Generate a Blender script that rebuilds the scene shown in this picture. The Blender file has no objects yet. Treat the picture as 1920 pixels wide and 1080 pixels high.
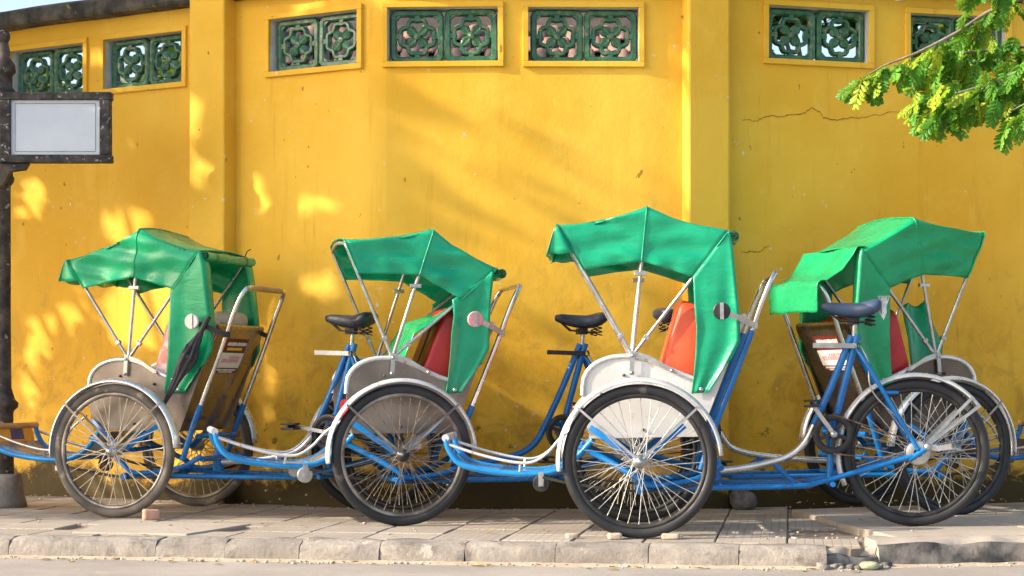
import bpy, math, random
from mathutils import Vector, Matrix, noise
sc = bpy.context.scene
R = math.radians
random.seed(7)

# ------------------------------------------------------------------ camera, sky, sun, exposure
cam_d = bpy.data.cameras.new('camera'); cam = bpy.data.objects.new('camera', cam_d)
sc.collection.objects.link(cam); sc.camera = cam
cam.location = (0, 0, 0.66); cam.rotation_euler = (R(90), 0, 0)
cam_d.sensor_width = 36; cam_d.lens = 65.44; cam_d.shift_y = 0.09375
cam_d.clip_start = 0.1; cam_d.clip_end = 2000
SUN_EL, SUN_AZ = 27.0, 13.0            # azimuth: degrees the light travels towards the wall (+Y) from the street axis (+X)
world = bpy.data.worlds.new('World'); sc.world = world; world.use_nodes = True
wn = world.node_tree.nodes; wl = world.node_tree.links
bg = wn['Background']; sky = wn.new('ShaderNodeTexSky'); sky.sky_type = 'NISHITA'; sky.sun_disc = False
sky.sun_elevation = R(SUN_EL); sky.sun_rotation = R(-(180 - 90 + SUN_AZ)); sky.dust_density = 3.5; sky.ozone_density = 0.6; sky.air_density = 1.0
wl.new(sky.outputs[0], bg.inputs[0]); bg.inputs[1].default_value = 0.15
sun_d = bpy.data.lights.new('sun', 'SUN'); sun_d.energy = 3.1; sun_d.angle = R(0.55); sun_d.color = (1.0, 0.89, 0.72)
sun = bpy.data.objects.new('sun', sun_d); sc.collection.objects.link(sun)
LDIR = Vector((math.cos(R(SUN_EL)) * math.cos(R(SUN_AZ)), math.cos(R(SUN_EL)) * math.sin(R(SUN_AZ)), -math.sin(R(SUN_EL))))
sun.rotation_euler = LDIR.to_track_quat('-Z', 'Y').to_euler(); sun.location = (-8, -2, 8)
sc.view_settings.view_transform = 'Standard'; sc.view_settings.look = 'None'
sc.view_settings.exposure = 1.25; sc.view_settings.gamma = 1; sc.view_settings.use_curve_mapping = False

# ------------------------------------------------------------------ helpers
COL = sc.collection
def link(o, parent=None):
    COL.objects.link(o)
    if parent is not None: o.parent = parent
    return o
def tag(o, label=None, cat=None, group=None, kind=None):
    for k, v in (('label', label), ('category', cat), ('group', group), ('kind', kind)):
        if v: o[k] = v
    return o
def empty(name, loc=(0, 0, 0), rz=0, parent=None):
    o = bpy.data.objects.new(name, None); o.location = loc; o.rotation_euler = (0, 0, rz); o.empty_display_size = .1
    return link(o, parent)
def V(*a): return Vector(a)
def lerp(a, b, t): return a + (b - a) * t
def interp(pts, t):
    n = len(pts) - 1; t = max(0, min(.999999, t)) * n; i = int(t); f = t - i
    return tuple(lerp(a, b, f) for a, b in zip(pts[i], pts[i + 1]))
def spline(pts, n=6):
    P = [Vector(p) for p in pts]; P = [P[0] * 2 - P[1]] + P + [P[-1] * 2 - P[-2]]; out = []
    for i in range(1, len(P) - 2):
        a, b, c, d = P[i - 1:i + 3]
        for k in range(n):
            t = k / n
            out.append(.5 * ((2 * b) + (c - a) * t + (2 * a - 5 * b + 4 * c - d) * t * t + (3 * b - a - 3 * c + d) * t ** 3))
    out.append(P[-2]); return out

class MB:
    def __init__(s): s.v = []; s.f = []; s.sm = []; s.mi = []
    def add(s, vs, fs, smooth=False, mi=0):
        o = len(s.v); s.v += [tuple(p) for p in vs]
        for f in fs: s.f.append(tuple(i + o for i in f)); s.sm.append(smooth); s.mi.append(mi)
        return s
    def box(s, c, d, rot=None, mi=0):
        x, y, z = d[0] / 2, d[1] / 2, d[2] / 2
        vs = [Vector((a * x, b * y, e * z)) for a in (-1, 1) for b in (-1, 1) for e in (-1, 1)]
        if rot is not None: vs = [rot @ p for p in vs]
        vs = [p + Vector(c) for p in vs]
        return s.add(vs, [(0, 1, 3, 2), (4, 6, 7, 5), (0, 4, 5, 1), (2, 3, 7, 6), (0, 2, 6, 4), (1, 5, 7, 3)], False, mi)
    def grid(s, rows, smooth=True, mi=0, cu=False, cv=False):
        n, m = len(rows), len(rows[0]); fs = []
        for i in range(n if cu else n - 1):
            for j in range(m if cv else m - 1):
                a, b = (i + 1) % n, (j + 1) % m
                fs.append((i * m + j, i * m + b, a * m + b, a * m + j))
        return s.add([p for r in rows for p in r], fs, smooth, mi)
    def sweep(s, path, sect, smooth=True, closed=False, caps=True, up=None, mi=0):
        P = [Vector(p) for p in path]; n = len(P); rings = []; N = None
        for i, p in enumerate(P):
            if closed: T = P[(i + 1) % n] - P[i - 1]
            else: T = P[min(i + 1, n - 1)] - P[max(i - 1, 0)]
            T = T.normalized()
            if up is not None:
                N = Vector(up) - T * T.dot(Vector(up)); N.normalize()
            elif N is None:
                N = T.orthogonal().normalized()
            else:
                N = N - T * T.dot(N); N.normalize()
            B = T.cross(N); q = sect(i / (n - 1)) if callable(sect) else sect
            rings.append([p + N * a + B * b for a, b in q])
        s.grid(rings, smooth, mi, cu=closed, cv=True)
        if caps and not closed:
            s.add(rings[0], [tuple(range(len(rings[0])))], False, mi); s.add(rings[-1], [tuple(reversed(range(len(rings[-1]))))], False, mi)
        return s
    def tube(s, path, r, n=8, closed=False, caps=True, mi=0):
        if callable(r): sect = lambda t: [(r(t) * math.cos(2 * math.pi * k / n), r(t) * math.sin(2 * math.pi * k / n)) for k in range(n)]
        else: sect = [(r * math.cos(2 * math.pi * k / n), r * math.sin(2 * math.pi * k / n)) for k in range(n)]
        return s.sweep(path, sect, True, closed, caps, None, mi)
    def bar(s, path, w, t, up, mi=0, closed=False):
        return s.sweep(path, [(-t / 2, -w / 2), (t / 2, -w / 2), (t / 2, w / 2), (-t / 2, w / 2)], False, closed, True, up, mi)
    def lathe(s, prof, n=24, axis='Z', org=(0, 0, 0), smooth=True, closed=False, mi=0):
        rows = []
        for k in range(n):
            a = 2 * math.pi * k / n; c, d = math.cos(a), math.sin(a); row = []
            for r, h in prof:
                p = (r * c, r * d, h) if axis == 'Z' else (r * c, h, r * d)
                row.append(Vector(p) + Vector(org))
            rows.append(row)
        return s.grid(rows, smooth, mi, cu=True, cv=closed)
    def prism(s, poly, y0, y1, mi=0):          # polygon in XZ extruded along Y
        n = len(poly); a = [(x, y0, z) for x, z in poly]; b = [(x, y1, z) for x, z in poly]
        return s.add(a + b, [tuple(range(n)), tuple(reversed(range(n, 2 * n)))] + [(i, i + n, (i + 1) % n + n, (i + 1) % n) for i in range(n)], False, mi)
    def superbox(s, c, d, e=.35, rot=None, nu=16, nv=10, wob=0, seed=0, mi=0):
        sp = lambda x, p: math.copysign(abs(x) ** p, x); rows = []
        for i in range(nv + 1):
            ph = -math.pi / 2 + math.pi * i / nv; row = []
            for k in range(nu):
                th = 2 * math.pi * k / nu
                p = Vector((d[0] / 2 * sp(math.cos(ph), e) * sp(math.cos(th), e), d[1] / 2 * sp(math.cos(ph), e) * sp(math.sin(th), e), d[2] / 2 * sp(math.sin(ph), e)))
                if wob: p *= 1 + wob * noise.noise(p * 14 + Vector((seed, 0, 0)))
                if rot is not None: p = rot @ p
                row.append(p + Vector(c))
            rows.append(row)
        return s.grid(rows, True, mi, cv=True)
    def mesh(s, name, mats):
        me = bpy.data.meshes.new(name); me.from_pydata(s.v, [], s.f); me.update()
        me.polygons.foreach_set('use_smooth', s.sm); me.polygons.foreach_set('material_index', s.mi)
        for m in (mats if isinstance(mats, (list, tuple)) else [mats]): me.materials.append(m)
        return me
    def build(s, name, mats, parent=None, bevel=0, solid=0, loc=None, seg=2):
        o = bpy.data.objects.new(name, s.mesh(name, mats)); link(o, parent)
        if loc is not None: o.location = loc
        if solid:
            m = o.modifiers.new('thickness', 'SOLIDIFY'); m.thickness = solid; m.offset = 0
        if bevel:
            m = o.modifiers.new('bevel', 'BEVEL'); m.width = bevel; m.segments = seg; m.limit_method = 'ANGLE'; m.angle_limit = R(40)
        return o
def inst(name, me, parent=None, loc=(0, 0, 0), rot=(0, 0, 0), scale=None):
    o = bpy.data.objects.new(name, me); link(o, parent); o.location = loc; o.rotation_euler = rot
    if scale: o.scale = scale
    return o

# ------------------------------------------------------------------ materials
class NT:
    def __init__(s, name):
        s.m = bpy.data.materials.new(name); s.m.use_nodes = True; s.t = s.m.node_tree; s.b = s.t.nodes['Principled BSDF']
        tc = s.t.nodes.new('ShaderNodeTexCoord'); s.obj = tc.outputs['Object']
    def n(s, typ, **kw):
        nd = s.t.nodes.new(typ)
        for k, v in kw.items(): setattr(nd, k, v)
        return nd
    def L(s, a, b): s.t.links.new(a, b)
    def mapping(s, scale=(1, 1, 1), loc=(0, 0, 0)):
        m = s.n('ShaderNodeMapping'); m.inputs['Scale'].default_value = scale; m.inputs['Location'].default_value = loc
        s.L(s.obj, m.inputs['Vector']); return m.outputs[0]
    def noise(s, scale, detail=4, rough=.55, vec=None, dist=0):
        nd = s.n('ShaderNodeTexNoise'); nd.inputs['Scale'].default_value = scale; nd.inputs['Detail'].default_value = detail
        nd.inputs['Roughness'].default_value = rough; nd.inputs['Distortion'].default_value = dist
        s.L(vec if vec is not None else s.obj, nd.inputs['Vector']); return nd.outputs['Fac']
    def ramp(s, fac, a, b, lo=0., hi=1.):
        nd = s.n('ShaderNodeMapRange'); nd.inputs['From Min'].default_value = a; nd.inputs['From Max'].default_value = b
        nd.inputs['To Min'].default_value = lo; nd.inputs['To Max'].default_value = hi; nd.interpolation_type = 'SMOOTHSTEP'
        s.L(fac, nd.inputs['Value']); return nd.outputs[0]
    def math(s, op, a, b=None):
        nd = s.n('ShaderNodeMath'); nd.operation = op
        for i, x in enumerate((a, b)):
            if x is None: continue
            if isinstance(x, (int, float)): nd.inputs[i].default_value = x
            else: s.L(x, nd.inputs[i])
        return nd.outputs[0]
    def mix(s, fac, a, b, blend='MIX'):
        nd = s.n('ShaderNodeMix'); nd.data_type = 'RGBA'; nd.blend_type = blend
        for i, x in ((0, fac), (6, a), (7, b)):
            if isinstance(x, (int, float)): nd.inputs[i].default_value = x
            elif isinstance(x, tuple): nd.inputs[i].default_value = (*x, 1)
            else: s.L(x, nd.inputs[i])
        return nd.outputs[2]
    def bump(s, h, strength=.3, dist=.01):
        nd = s.n('ShaderNodeBump'); nd.inputs['Strength'].default_value = strength; nd.inputs['Distance'].default_value = dist
        s.L(h, nd.inputs['Height']); s.L(nd.outputs[0], s.b.inputs['Normal']); return nd
    def sep(s):
        nd = s.n('ShaderNodeSeparateXYZ'); s.L(s.obj, nd.inputs[0]); return nd.outputs
    def out(s, col=None, rough=None, metal=0., **kw):
        if col is not None:
            if isinstance(col, tuple): s.b.inputs['Base Color'].default_value = (*col, 1)
            else: s.L(col, s.b.inputs['Base Color'])
        if rough is not None:
            if isinstance(rough, (int, float)): s.b.inputs['Roughness'].default_value = rough
            else: s.L(rough, s.b.inputs['Roughness'])
        s.b.inputs['Metallic'].default_value = metal
        for k, v in kw.items(): s.b.inputs[k.replace('_', ' ')].default_value = v
        return s.m
def simple(name, c1, c2, scale=8, rough=.5, metal=0., rv=.12, bump=0., bscale=60, lo=.35, hi=.7, spots=None, **kw):
    t = NT(name); f = t.ramp(t.noise(scale, 5, .6), lo, hi); col = t.mix(f, c1, c2)
    if spots: col = t.mix(t.ramp(t.noise(spots[0], 3, .6), spots[1], spots[1] + .06), col, spots[2])
    r = t.ramp(t.noise(scale * 2.3, 3), .3, .7, max(.03, rough - rv), min(1, rough + rv))
    if bump: t.bump(t.noise(bscale, 4), bump, .004)
    return t.out(col, r, metal, **kw)

def wall_paint(name, grime=True):
    t = NT(name); t.obj = t.n('ShaderNodeNewGeometry').outputs['Position']; x, y, z = t.sep()
    big = t.noise(.9, 5, .6); col = t.mix(t.ramp(big, .35, .68), (.745, .40, .026), (.825, .50, .055))
    mid = t.noise(3.5, 6, .65, dist=.6); col = t.mix(t.math('MULTIPLY', t.ramp(mid, .5, .75), .55), col, (.86, .53, .08))
    st = t.noise(4, 6, .7, vec=t.mapping((3.2, 3.2, .28))); col = t.mix(t.math('MULTIPLY', t.ramp(st, .54, .75), .5), col, (.58, .29, .018))
    st2 = t.noise(9, 5, .7, vec=t.mapping((4, 4, .22), (3, 1, 5))); col = t.mix(t.math('MULTIPLY', t.ramp(st2, .66, .74), .4), col, (.22, .11, .02))
    if grime:
        low = t.ramp(t.math('ADD', z, t.math('MULTIPLY', t.noise(2.2, 5, .7), -.9)), 1.0, .0)
        mott = t.ramp(t.noise(5.5, 7, .72, dist=.8), .42, .68)
        col = t.mix(t.math('MULTIPLY', t.math('MULTIPLY', low, mott), .65), col, (.40, .21, .022))
        flake = t.ramp(t.noise(6.5, 6, .7, vec=t.mapping((1, 1, 1), (9, 2, 4)), dist=.4), .60, .63)
        col = t.mix(t.math('MULTIPLY', t.math('MULTIPLY', flake, t.ramp(z, 1.9, .6)), .45), col, (.46, .27, .06))
        base = t.math('MULTIPLY', t.ramp(t.math('ADD', t.math('ADD', z, t.math('MULTIPLY', t.noise(9, 8, .8, vec=t.mapping((1, 1, 1.3)), dist=.7), -.42)), t.math('MULTIPLY', t.noise(1.1, 2), -.42)), -.20, -.30), .95)
        col = t.mix(base, col, (.035, .027, .010))
        moss = t.math('MULTIPLY', t.ramp(t.noise(8, 6, .7, vec=t.mapping((1, 1, 1), (2, 7, 1))), .60, .68), t.ramp(t.math('ABSOLUTE', t.math('ADD', z, -.32)), .34, .1))
        col = t.mix(t.math('MULTIPLY', moss, .8), col, (.08, .085, .015))
    chip = t.math('MULTIPLY', t.ramp(t.noise(23, 4, .6), .68, .70), t.ramp(t.noise(1.7, 2), .48, .58))
    col = t.mix(chip, col, (.68, .60, .48))
    dark = t.ramp(t.noise(24, 2, .5, vec=t.mapping((1, 1, .6), (5, 5, 5))), .735, .76); col = t.mix(t.math('MULTIPLY', dark, .65), col, (.14, .07, .02))
    h = t.math('ADD', t.math('MULTIPLY', t.noise(5, 6, .6), .8), t.math('MULTIPLY', t.noise(70, 4), .12))
    t.bump(h, .35, .02)
    return t.out(col, .72, Specular_IOR_Level=.3)
M = {}
M['wall'] = wall_paint('yellow_limewash')
M['reveal'] = simple('pale_plaster', (.50, .50, .48), (.66, .66, .63), 9, .85, bump=.2)
M['coping'] = simple('mossy_black_concrete', (.03, .027, .022), (.13, .115, .08), 7, .9, bump=.8, bscale=30, spots=(13, .62, (.22, .17, .04)))
M['glaze'] = simple('green_glaze', (.022, .10, .055), (.07, .18, .09), 16, .28, rv=.14, bump=.35, bscale=35, spots=(18, .58, (.17, .19, .11)))
M['crack'] = simple('crack_brown', (.27, .13, .015), (.42, .22, .025), 30, .9)  # brown tone of the crack strips in the plaster
M['rooftile'] = simple('terracotta_tile', (.22, .12, .09), (.36, .22, .17), 3, .85, bump=.4, spots=(6, .6, (.10, .07, .06)))
M['asphalt'] = None
def asphalt():
    t = NT('worn_asphalt'); a = t.noise(1.3, 6, .65); col = t.mix(t.ramp(a, .35, .7), (.27, .24, .215), (.38, .335, .295))
    col = t.mix(t.math('MULTIPLY', t.ramp(t.noise(140, 3, .7), .45, .7), .6), col, (.16, .145, .13))
    col = t.mix(t.math('MULTIPLY', t.ramp(t.noise(4, 5, .7), .6, .7), .5), col, (.42, .35, .27))
    t.bump(t.noise(170, 3), .5, .004); return t.out(col, .9)
M['asphalt'] = asphalt()
def paver(name, c1, c2, pattern=True):
    t = NT(name); info = t.n('ShaderNodeObjectInfo'); rnd = info.outputs['Random']
    mp = t.n('ShaderNodeVectorMath'); mp.operation = 'ADD'; t.L(t.obj, mp.inputs[0]); t.L(info.outputs['Location'], mp.inputs[1]); vec = mp.outputs[0]
    col = t.mix(t.ramp(t.noise(2.3, 6, .65, vec=vec), .35, .7), c1, c2)
    col = t.mix(t.ramp(rnd, 0, 1, 0, .45), col, tuple(c * .78 for c in c1))
    col = t.mix(t.math('MULTIPLY', t.ramp(t.noise(19, 5, .7, vec=vec), .55, .72), .5), col, tuple(c * .62 for c in c1))
    h = t.noise(60, 4, vec=vec)
    if pattern:
        br = t.n('ShaderNodeTexBrick'); t.L(t.obj, br.inputs['Vector']); br.inputs['Scale'].default_value = 10; br.inputs['Mortar Size'].default_value = .035
        br.inputs['Brick Width'].default_value = .76; br.inputs['Row Height'].default_value = .375; br.inputs['Mortar Smooth'].default_value = .4
        inv = t.math('SUBTRACT', 1.0, br.outputs['Fac']); h = t.math('ADD', t.math('MULTIPLY', h, .3), inv)
        col = t.mix(t.math('MULTIPLY', br.outputs['Fac'], .4), col, tuple(c * .5 for c in c1))
        t.bump(h, .5, .004)
    else: t.bump(h, .4, .004)
    return t.out(col, .88)
M['paver'] = paver('pressed_paving_tile', (.335, .285, .235), (.42, .365, .31))
M['slab'] = paver('cast_concrete_slab', (.36, .31, .26), (.44, .385, .33), False)
M['bed'] = simple('sandy_mortar_bed', (.22, .17, .125), (.33, .26, .195), 12, .95, bump=.6, spots=(30, .62, (.12, .09, .06)))
def kerbmat():
    t = NT('kerb_concrete'); info = t.n('ShaderNodeObjectInfo')
    mp = t.n('ShaderNodeVectorMath'); mp.operation = 'ADD'; t.L(t.obj, mp.inputs[0]); t.L(info.outputs['Location'], mp.inputs[1]); vec = mp.outputs[0]
    col = t.mix(t.ramp(t.noise(4, 6, .7, vec=vec), .35, .68), (.22, .195, .17), (.36, .32, .28))
    col = t.mix(t.math('MULTIPLY', t.ramp(t.noise(9, 7, .75, vec=vec, dist=.5), .5, .68), .75), col, (.10, .088, .075))
    col = t.mix(t.math('MULTIPLY', t.ramp(t.noise(7, 5, .7, vec=vec), .62, .7), .6), col, (.52, .48, .43))
    t.bump(t.noise(38, 6, .7, vec=vec), .7, .01); return t.out(col, .9)
M['kerb'] = kerbmat()
M['kerb_dark'] = simple('blackened_kerb', (.05, .05, .05), (.25, .225, .20), 9, .95, bump=.9, bscale=26)
M['sand'] = simple('pale_gutter_sand', (.40, .315, .225), (.50, .41, .31), 20, .95, bump=.6, spots=(40, .6, (.25, .19, .13)))
M['brick'] = simple('broken_brick', (.40, .20, .14), (.52, .33, .25), 20, .9, bump=.6)
M['stone'] = simple('small_stone', (.38, .30, .23), (.52, .43, .35), 20, .9, bump=.6)
M['green_stone'] = simple('mossy_green_stone', (.26, .30, .18), (.42, .42, .28), 20, .9, bump=.6)
M['litter'] = simple('dry_leaf', (.34, .20, .05), (.48, .34, .09), 6, .8)
M['rubber'] = simple('black_rubber', (.010, .011, .014), (.026, .027, .030), 5, .55, bump=.2, spots=(9, .66, (.075, .065, .055)))
M['rubber_dusty'] = simple('dusty_rubber', (.055, .05, .045), (.16, .135, .11), 4, .78, bump=.2, spots=(7, .58, (.26, .21, .16)))
M['steel'] = simple('galvanised_steel', (.42, .42, .42), (.62, .61, .59), 14, .36, .85, bump=.08)
M['steel_dark'] = simple('tarnished_rim', (.14, .125, .11), (.38, .35, .31), 9, .45, .7)
M['spoke'] = simple('bright_spoke', (.46, .45, .42), (.64, .62, .57), 30, .38, .55)
M['spoke_old'] = simple('cream_spoke', (.48, .41, .31), (.64, .56, .44), 30, .5, .25)
M['spoke_rust'] = simple('rusty_spoke', (.20, .15, .10), (.45, .38, .30), 30, .5, .5)
M['chrome'] = simple('worn_chrome', (.62, .60, .56), (.78, .76, .72), 10, .22, .95, rv=.09, spots=(24, .72, (.34, .25, .17)))
M['alu'] = simple('aluminium_fender', (.68, .69, .70), (.82, .82, .82), 9, .33, .7, rv=.1, bump=.05, spots=(26, .68, (.40, .33, .25)))
M['white'] = simple('white_enamel', (.58, .59, .59), (.74, .74, .73), 7, .32, .3, bump=.08, spots=(19, .66, (.42, .33, .25)))
M['panel_white'] = simple('grey_white_panel', (.60, .59, .58), (.72, .71, .70), 5, .34, .15, bump=.05, spots=(30, .69, (.35, .24, .16)))
M['stainless'] = simple('brown_stainless', (.34, .27, .19), (.52, .44, .34), 3, .24, .85, rv=.1, spots=(20, .68, (.22, .16, .1)))
M['dull_panel'] = simple('dull_metal_panel', (.20, .165, .14), (.34, .29, .25), 4, .36, .7, rv=.1, spots=(15, .64, (.22, .17, .13)))
M['dark_panel'] = simple('dark_stainless', (.09, .07, .06), (.17, .14, .12), 3, .3, .8, rv=.1, spots=(15, .66, (.2, .17, .14)))
M['blue'] = simple('blue_enamel', (.003, .13, .40), (.006, .18, .50), 8, .3, bump=.06, spots=(22, .655, (.17, .14, .12)))
M['blue_light'] = simple('light_blue_enamel', (.006, .19, .52), (.015, .27, .62), 8, .33, bump=.06, spots=(22, .65, (.24, .21, .18)))
M['black'] = simple('black_metal', (.02, .02, .022), (.06, .055, .05), 12, .5, .3, bump=.15)
M['rust'] = simple('rusty_iron', (.11, .06, .035), (.24, .15, .09), 16, .8, .2, bump=.5)
M['post'] = simple('weathered_iron', (.028, .022, .02), (.10, .075, .06), 12, .75, .2, bump=.7, bscale=40, spots=(28, .62, (.30, .27, .24)))
M['frame_black'] = simple('weathered_black_timber', (.022, .02, .019), (.085, .07, .06), 16, .8, bump=.7, bscale=45, spots=(34, .60, (.33, .30, .27)))
M['sign_white'] = simple('faded_white_sign', (.56, .60, .66), (.64, .68, .73), 3, .45, bump=.05)
M['leather'] = simple('dark_saddle_vinyl', (.012, .016, .03), (.03, .038, .058), 9, .38, bump=.15)
M['saddle_blue'] = simple('navy_saddle_vinyl', (.028, .055, .12), (.045, .08, .15), 9, .5, bump=.15)
def vinyl(name, c, tr):
    t = NT(name); col = t.mix(t.ramp(t.noise(5, 5, .6), .35, .7), c, tuple(min(1, x * 1.25 + .004) for x in c))
    col = t.mix(t.math('MULTIPLY', t.ramp(t.noise(34, 3, .6), .70, .74), .5), col, (.35, .42, .36))
    w = t.noise(7, 6, .62, vec=t.mapping((1.1, 1, 2.6)), dist=1.2)
    w2 = t.noise(5, 7, .6, vec=t.mapping((.9, .9, 5.5)), dist=1.6)
    col = t.mix(t.math('MULTIPLY', t.ramp(t.noise(3.2, 5, .65, vec=t.mapping((2, 1, 3), (4, 1, 2))), .56, .74), .35), col, (.06, .42, .24))
    t.bump(t.math('ADD', w, t.math('MULTIPLY', w2, .45)), .30, .012)
    m = t.out(col, t.ramp(t.noise(9, 3), .3, .7, .20, .36), Coat_Weight=.3)
    tl = t.n('ShaderNodeBsdfTranslucent'); t.L(col, tl.inputs[0]); mx = t.n('ShaderNodeMixShader'); mx.inputs[0].default_value = tr
    t.L(t.b.outputs[0], mx.inputs[1]); t.L(tl.outputs[0], mx.inputs[2]); t.L(mx.outputs[0], t.t.nodes['Material Output'].inputs[0])
    return m
M['green1'] = vinyl('emerald_vinyl', (.005, .41, .17), .28)
M['green2'] = vinyl('jade_vinyl', (.005, .40, .205), .28)
M['green3'] = vinyl('bright_green_vinyl', (.006, .40, .155), .28)
M['red'] = simple('red_vinyl_cushion', (.42, .012, .012), (.52, .02, .02), 5, .42, bump=.2, bscale=14)
M['orange'] = simple('orange_red_cushion', (.62, .07, .025), (.72, .11, .035), 5, .5, bump=.3, bscale=14)
M['pink'] = simple('plastic_wrapped_pink_cushion', (.62, .20, .19), (.75, .55, .52), 11, .3, bump=.5, bscale=22, lo=.45, hi=.55)
M['beige'] = simple('beige_cloth', (.50, .40, .28), (.60, .50, .36), 9, .85, bump=.4)
M['umbrella'] = simple('dark_umbrella_cloth', (.022, .02, .028), (.045, .04, .05), 9, .6, bump=.3)
M['maroon'] = simple('maroon_print', (.12, .016, .014), (.16, .022, .018), 20, .5)
M['print_white'] = simple('white_print', (.72, .70, .68), (.78, .76, .74), 20, .5)
M['print_pink'] = simple('pink_print', (.60, .22, .26), (.70, .36, .38), 60, .5)
M['print_yellow'] = simple('yellow_print', (.75, .48, .06), (.80, .55, .09), 20, .5)
M['plate_orange'] = simple('orange_plate', (.72, .34, .04), (.80, .42, .06), 10, .5)
M['plate_blue'] = simple('dark_blue_sticker', (.02, .05, .22), (.03, .07, .27), 10, .5)
M['wood'] = simple('worn_brown_grip', (.42, .24, .10), (.54, .34, .16), 12, .5)
M['bark'] = simple('grey_bark', (.16, .125, .095), (.30, .25, .20), 14, .9, bump=.6)
def leafmat(name, c1, c2, c3):
    t = NT(name); info = t.n('ShaderNodeObjectInfo'); col = t.mix(t.ramp(info.outputs['Random'], .15, .85), c1, c2)
    col = t.mix(t.ramp(t.noise(2.6, 2), .55, .7), col, c3)
    m = t.out(col, .45, Specular_IOR_Level=.4)
    tl = t.n('ShaderNodeBsdfTranslucent'); t.L(t.mix(.5, col, (.35, .45, .03)), tl.inputs[0]); mx = t.n('ShaderNodeMixShader'); mx.inputs[0].default_value = .42
    t.L(t.b.outputs[0], mx.inputs[1]); t.L(tl.outputs[0], mx.inputs[2]); t.L(mx.outputs[0], t.t.nodes['Material Output'].inputs[0])
    return m
M['leaf'] = leafmat('feathery_leaf', (.06, .23, .018), (.15, .38, .03), (.24, .43, .035))
M['leaf_yellow'] = leafmat('young_yellow_leaf', (.28, .42, .02), (.42, .50, .03), (.50, .50, .03))
M['leaf_dark'] = leafmat('dense_leaf', (.03, .08, .015), (.06, .14, .02), (.10, .18, .03))
M['cable'] = simple('grey_cable', (.25, .23, .21), (.36, .33, .30), 10, .6)
M['house'] = simple('dark_roof_underlay', (.05, .035, .03), (.10, .07, .055), 4, .9)

# ------------------------------------------------------------------ ground: road, sidewalk bed, tiles, slabs, kerb
ROAD_Z = -.085
b = MB(); b.grid([[(x, y, ROAD_Z) for x in (-600, -30, -8, -4, 0, 4, 8, 30, 600)] for y in (-600, -30, 0, 5, 9, 30, 900)], False)
tag(b.build('road', M['asphalt']), kind='structure')
K = [(-7, 8.74), (-2.2, 8.02), (1.38, 7.485), (1.50, 7.60), (2.1, 7.71), (7, 8.6)]      # outer kerb edge, plan
def poly_at(P, s):
    for (a, c), (d, e) in zip(P, P[1:]):
        L = math.hypot(d - a, e - c)
        if s <= L or (d, e) == P[-1]:
            t = s / L; return Vector((a + (d - a) * t, c + (e - c) * t)), Vector(((d - a) / L, (e - c) / L))
        s -= L
b = MB(); rows = []
for (x, y) in K: rows.append([(x, y + .10, -.014), (x, y + 1.2, -.014), (x, y + 4.4, -.014)])
b.grid(rows, False)
b.grid([[(x, y + .10, -.014), (x, y + .10, -.2)] for x, y in K], False)
bed = tag(b.build('sidewalk', M['bed']), kind='structure')
# pressed tiles, laid square to the kerb
E1 = Vector((3.58, -.535)).normalized(); E2 = Vector((-E1.y, E1.x)); ang = math.atan2(E1.y, E1.x)
TS = .30
def tile_mesh():
    t = MB(); h = TS / 2 - .0035; rows = []
    for z, r in ((-.03, h), (-.004, h), (0, h - .004)):
        rows.append([(-r, -r, z), (r, -r, z), (r, r, z), (-r, r, z)])
    t.grid(rows, False, cv=True); t.add(rows[2], [(0, 1, 2, 3)], False)
    return t.mesh('paving_tile', M['paver'])
tm = tile_mesh(); rnd = random.Random(3)
K0 = Vector((-2.2, 8.02)) + E2 * .165
WALLP = [(-7, 13.48), (-.86, 9.915), (-.80, 9.885), (-.74, 9.862), (-.67, 9.845), (-.09, 9.83), (.7, 9.85), (1.0, 9.88), (1.3, 9.96), (3.4, 10.5), (7, 11.47)]
def wall_y(x):
    for (a, c), (d, e) in zip(WALLP, WALLP[1:]):
        if a <= x <= d: return c + (e - c) * (x - a) / (d - a)
    return 12
slab_holes = []
def in_poly(p, poly):
    c = False; n = len(poly)
    for i in range(n):
        (x1, y1), (x2, y2) = poly[i], poly[i - 1]
        if (y1 > p.y) != (y2 > p.y) and p.x < (x2 - x1) * (p.y - y1) / (y2 - y1) + x1: c = not c
    return c
cast = [(-1.95, 8.25), (-1.42, 8.13), (-1.22, 8.72), (-1.92, 8.90)]
drain = [(1.17, 7.95), (1.56, 7.97), (1.46, 8.55), (1.10, 8.55)]
for i in range(-5, 13):
    for j in range(0, 10):
        c = K0 + E1 * (TS * (i + .5) + .05) + E2 * (TS * (j + .5))
        if c.y > wall_y(c.x) + .1 or c.x > 1.52 - .0 * j: continue
        if in_poly(c, cast) or in_poly(c, drain): continue
        inst('paving_tile', tm, bed, (c.x, c.y, rnd.uniform(-.0025, .0025)), (rnd.uniform(-.005, .005), rnd.uniform(-.005, .005), ang + rnd.choice((0, math.pi / 2)) + rnd.uniform(-.006, .006)))
def slab(poly, z0, z1, name, mat, parent):
    b = MB(); n = len(poly); cx = sum(p[0] for p in poly) / n; cy = sum(p[1] for p in poly) / n
    a = [(x - cx, y - cy, z0) for x, y in poly]; c = [(x - cx, y - cy, z1) for x, y in poly]
    b.add(a + c, [tuple(range(n, 2 * n))] + [(i, (i + 1) % n, (i + 1) % n + n, i + n) for i in range(n)])
    return b.build(name, mat, parent, bevel=.006, loc=(cx, cy, 0))
slab(cast, -.03, .006, 'concrete_slab', M['slab'], bed)
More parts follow.
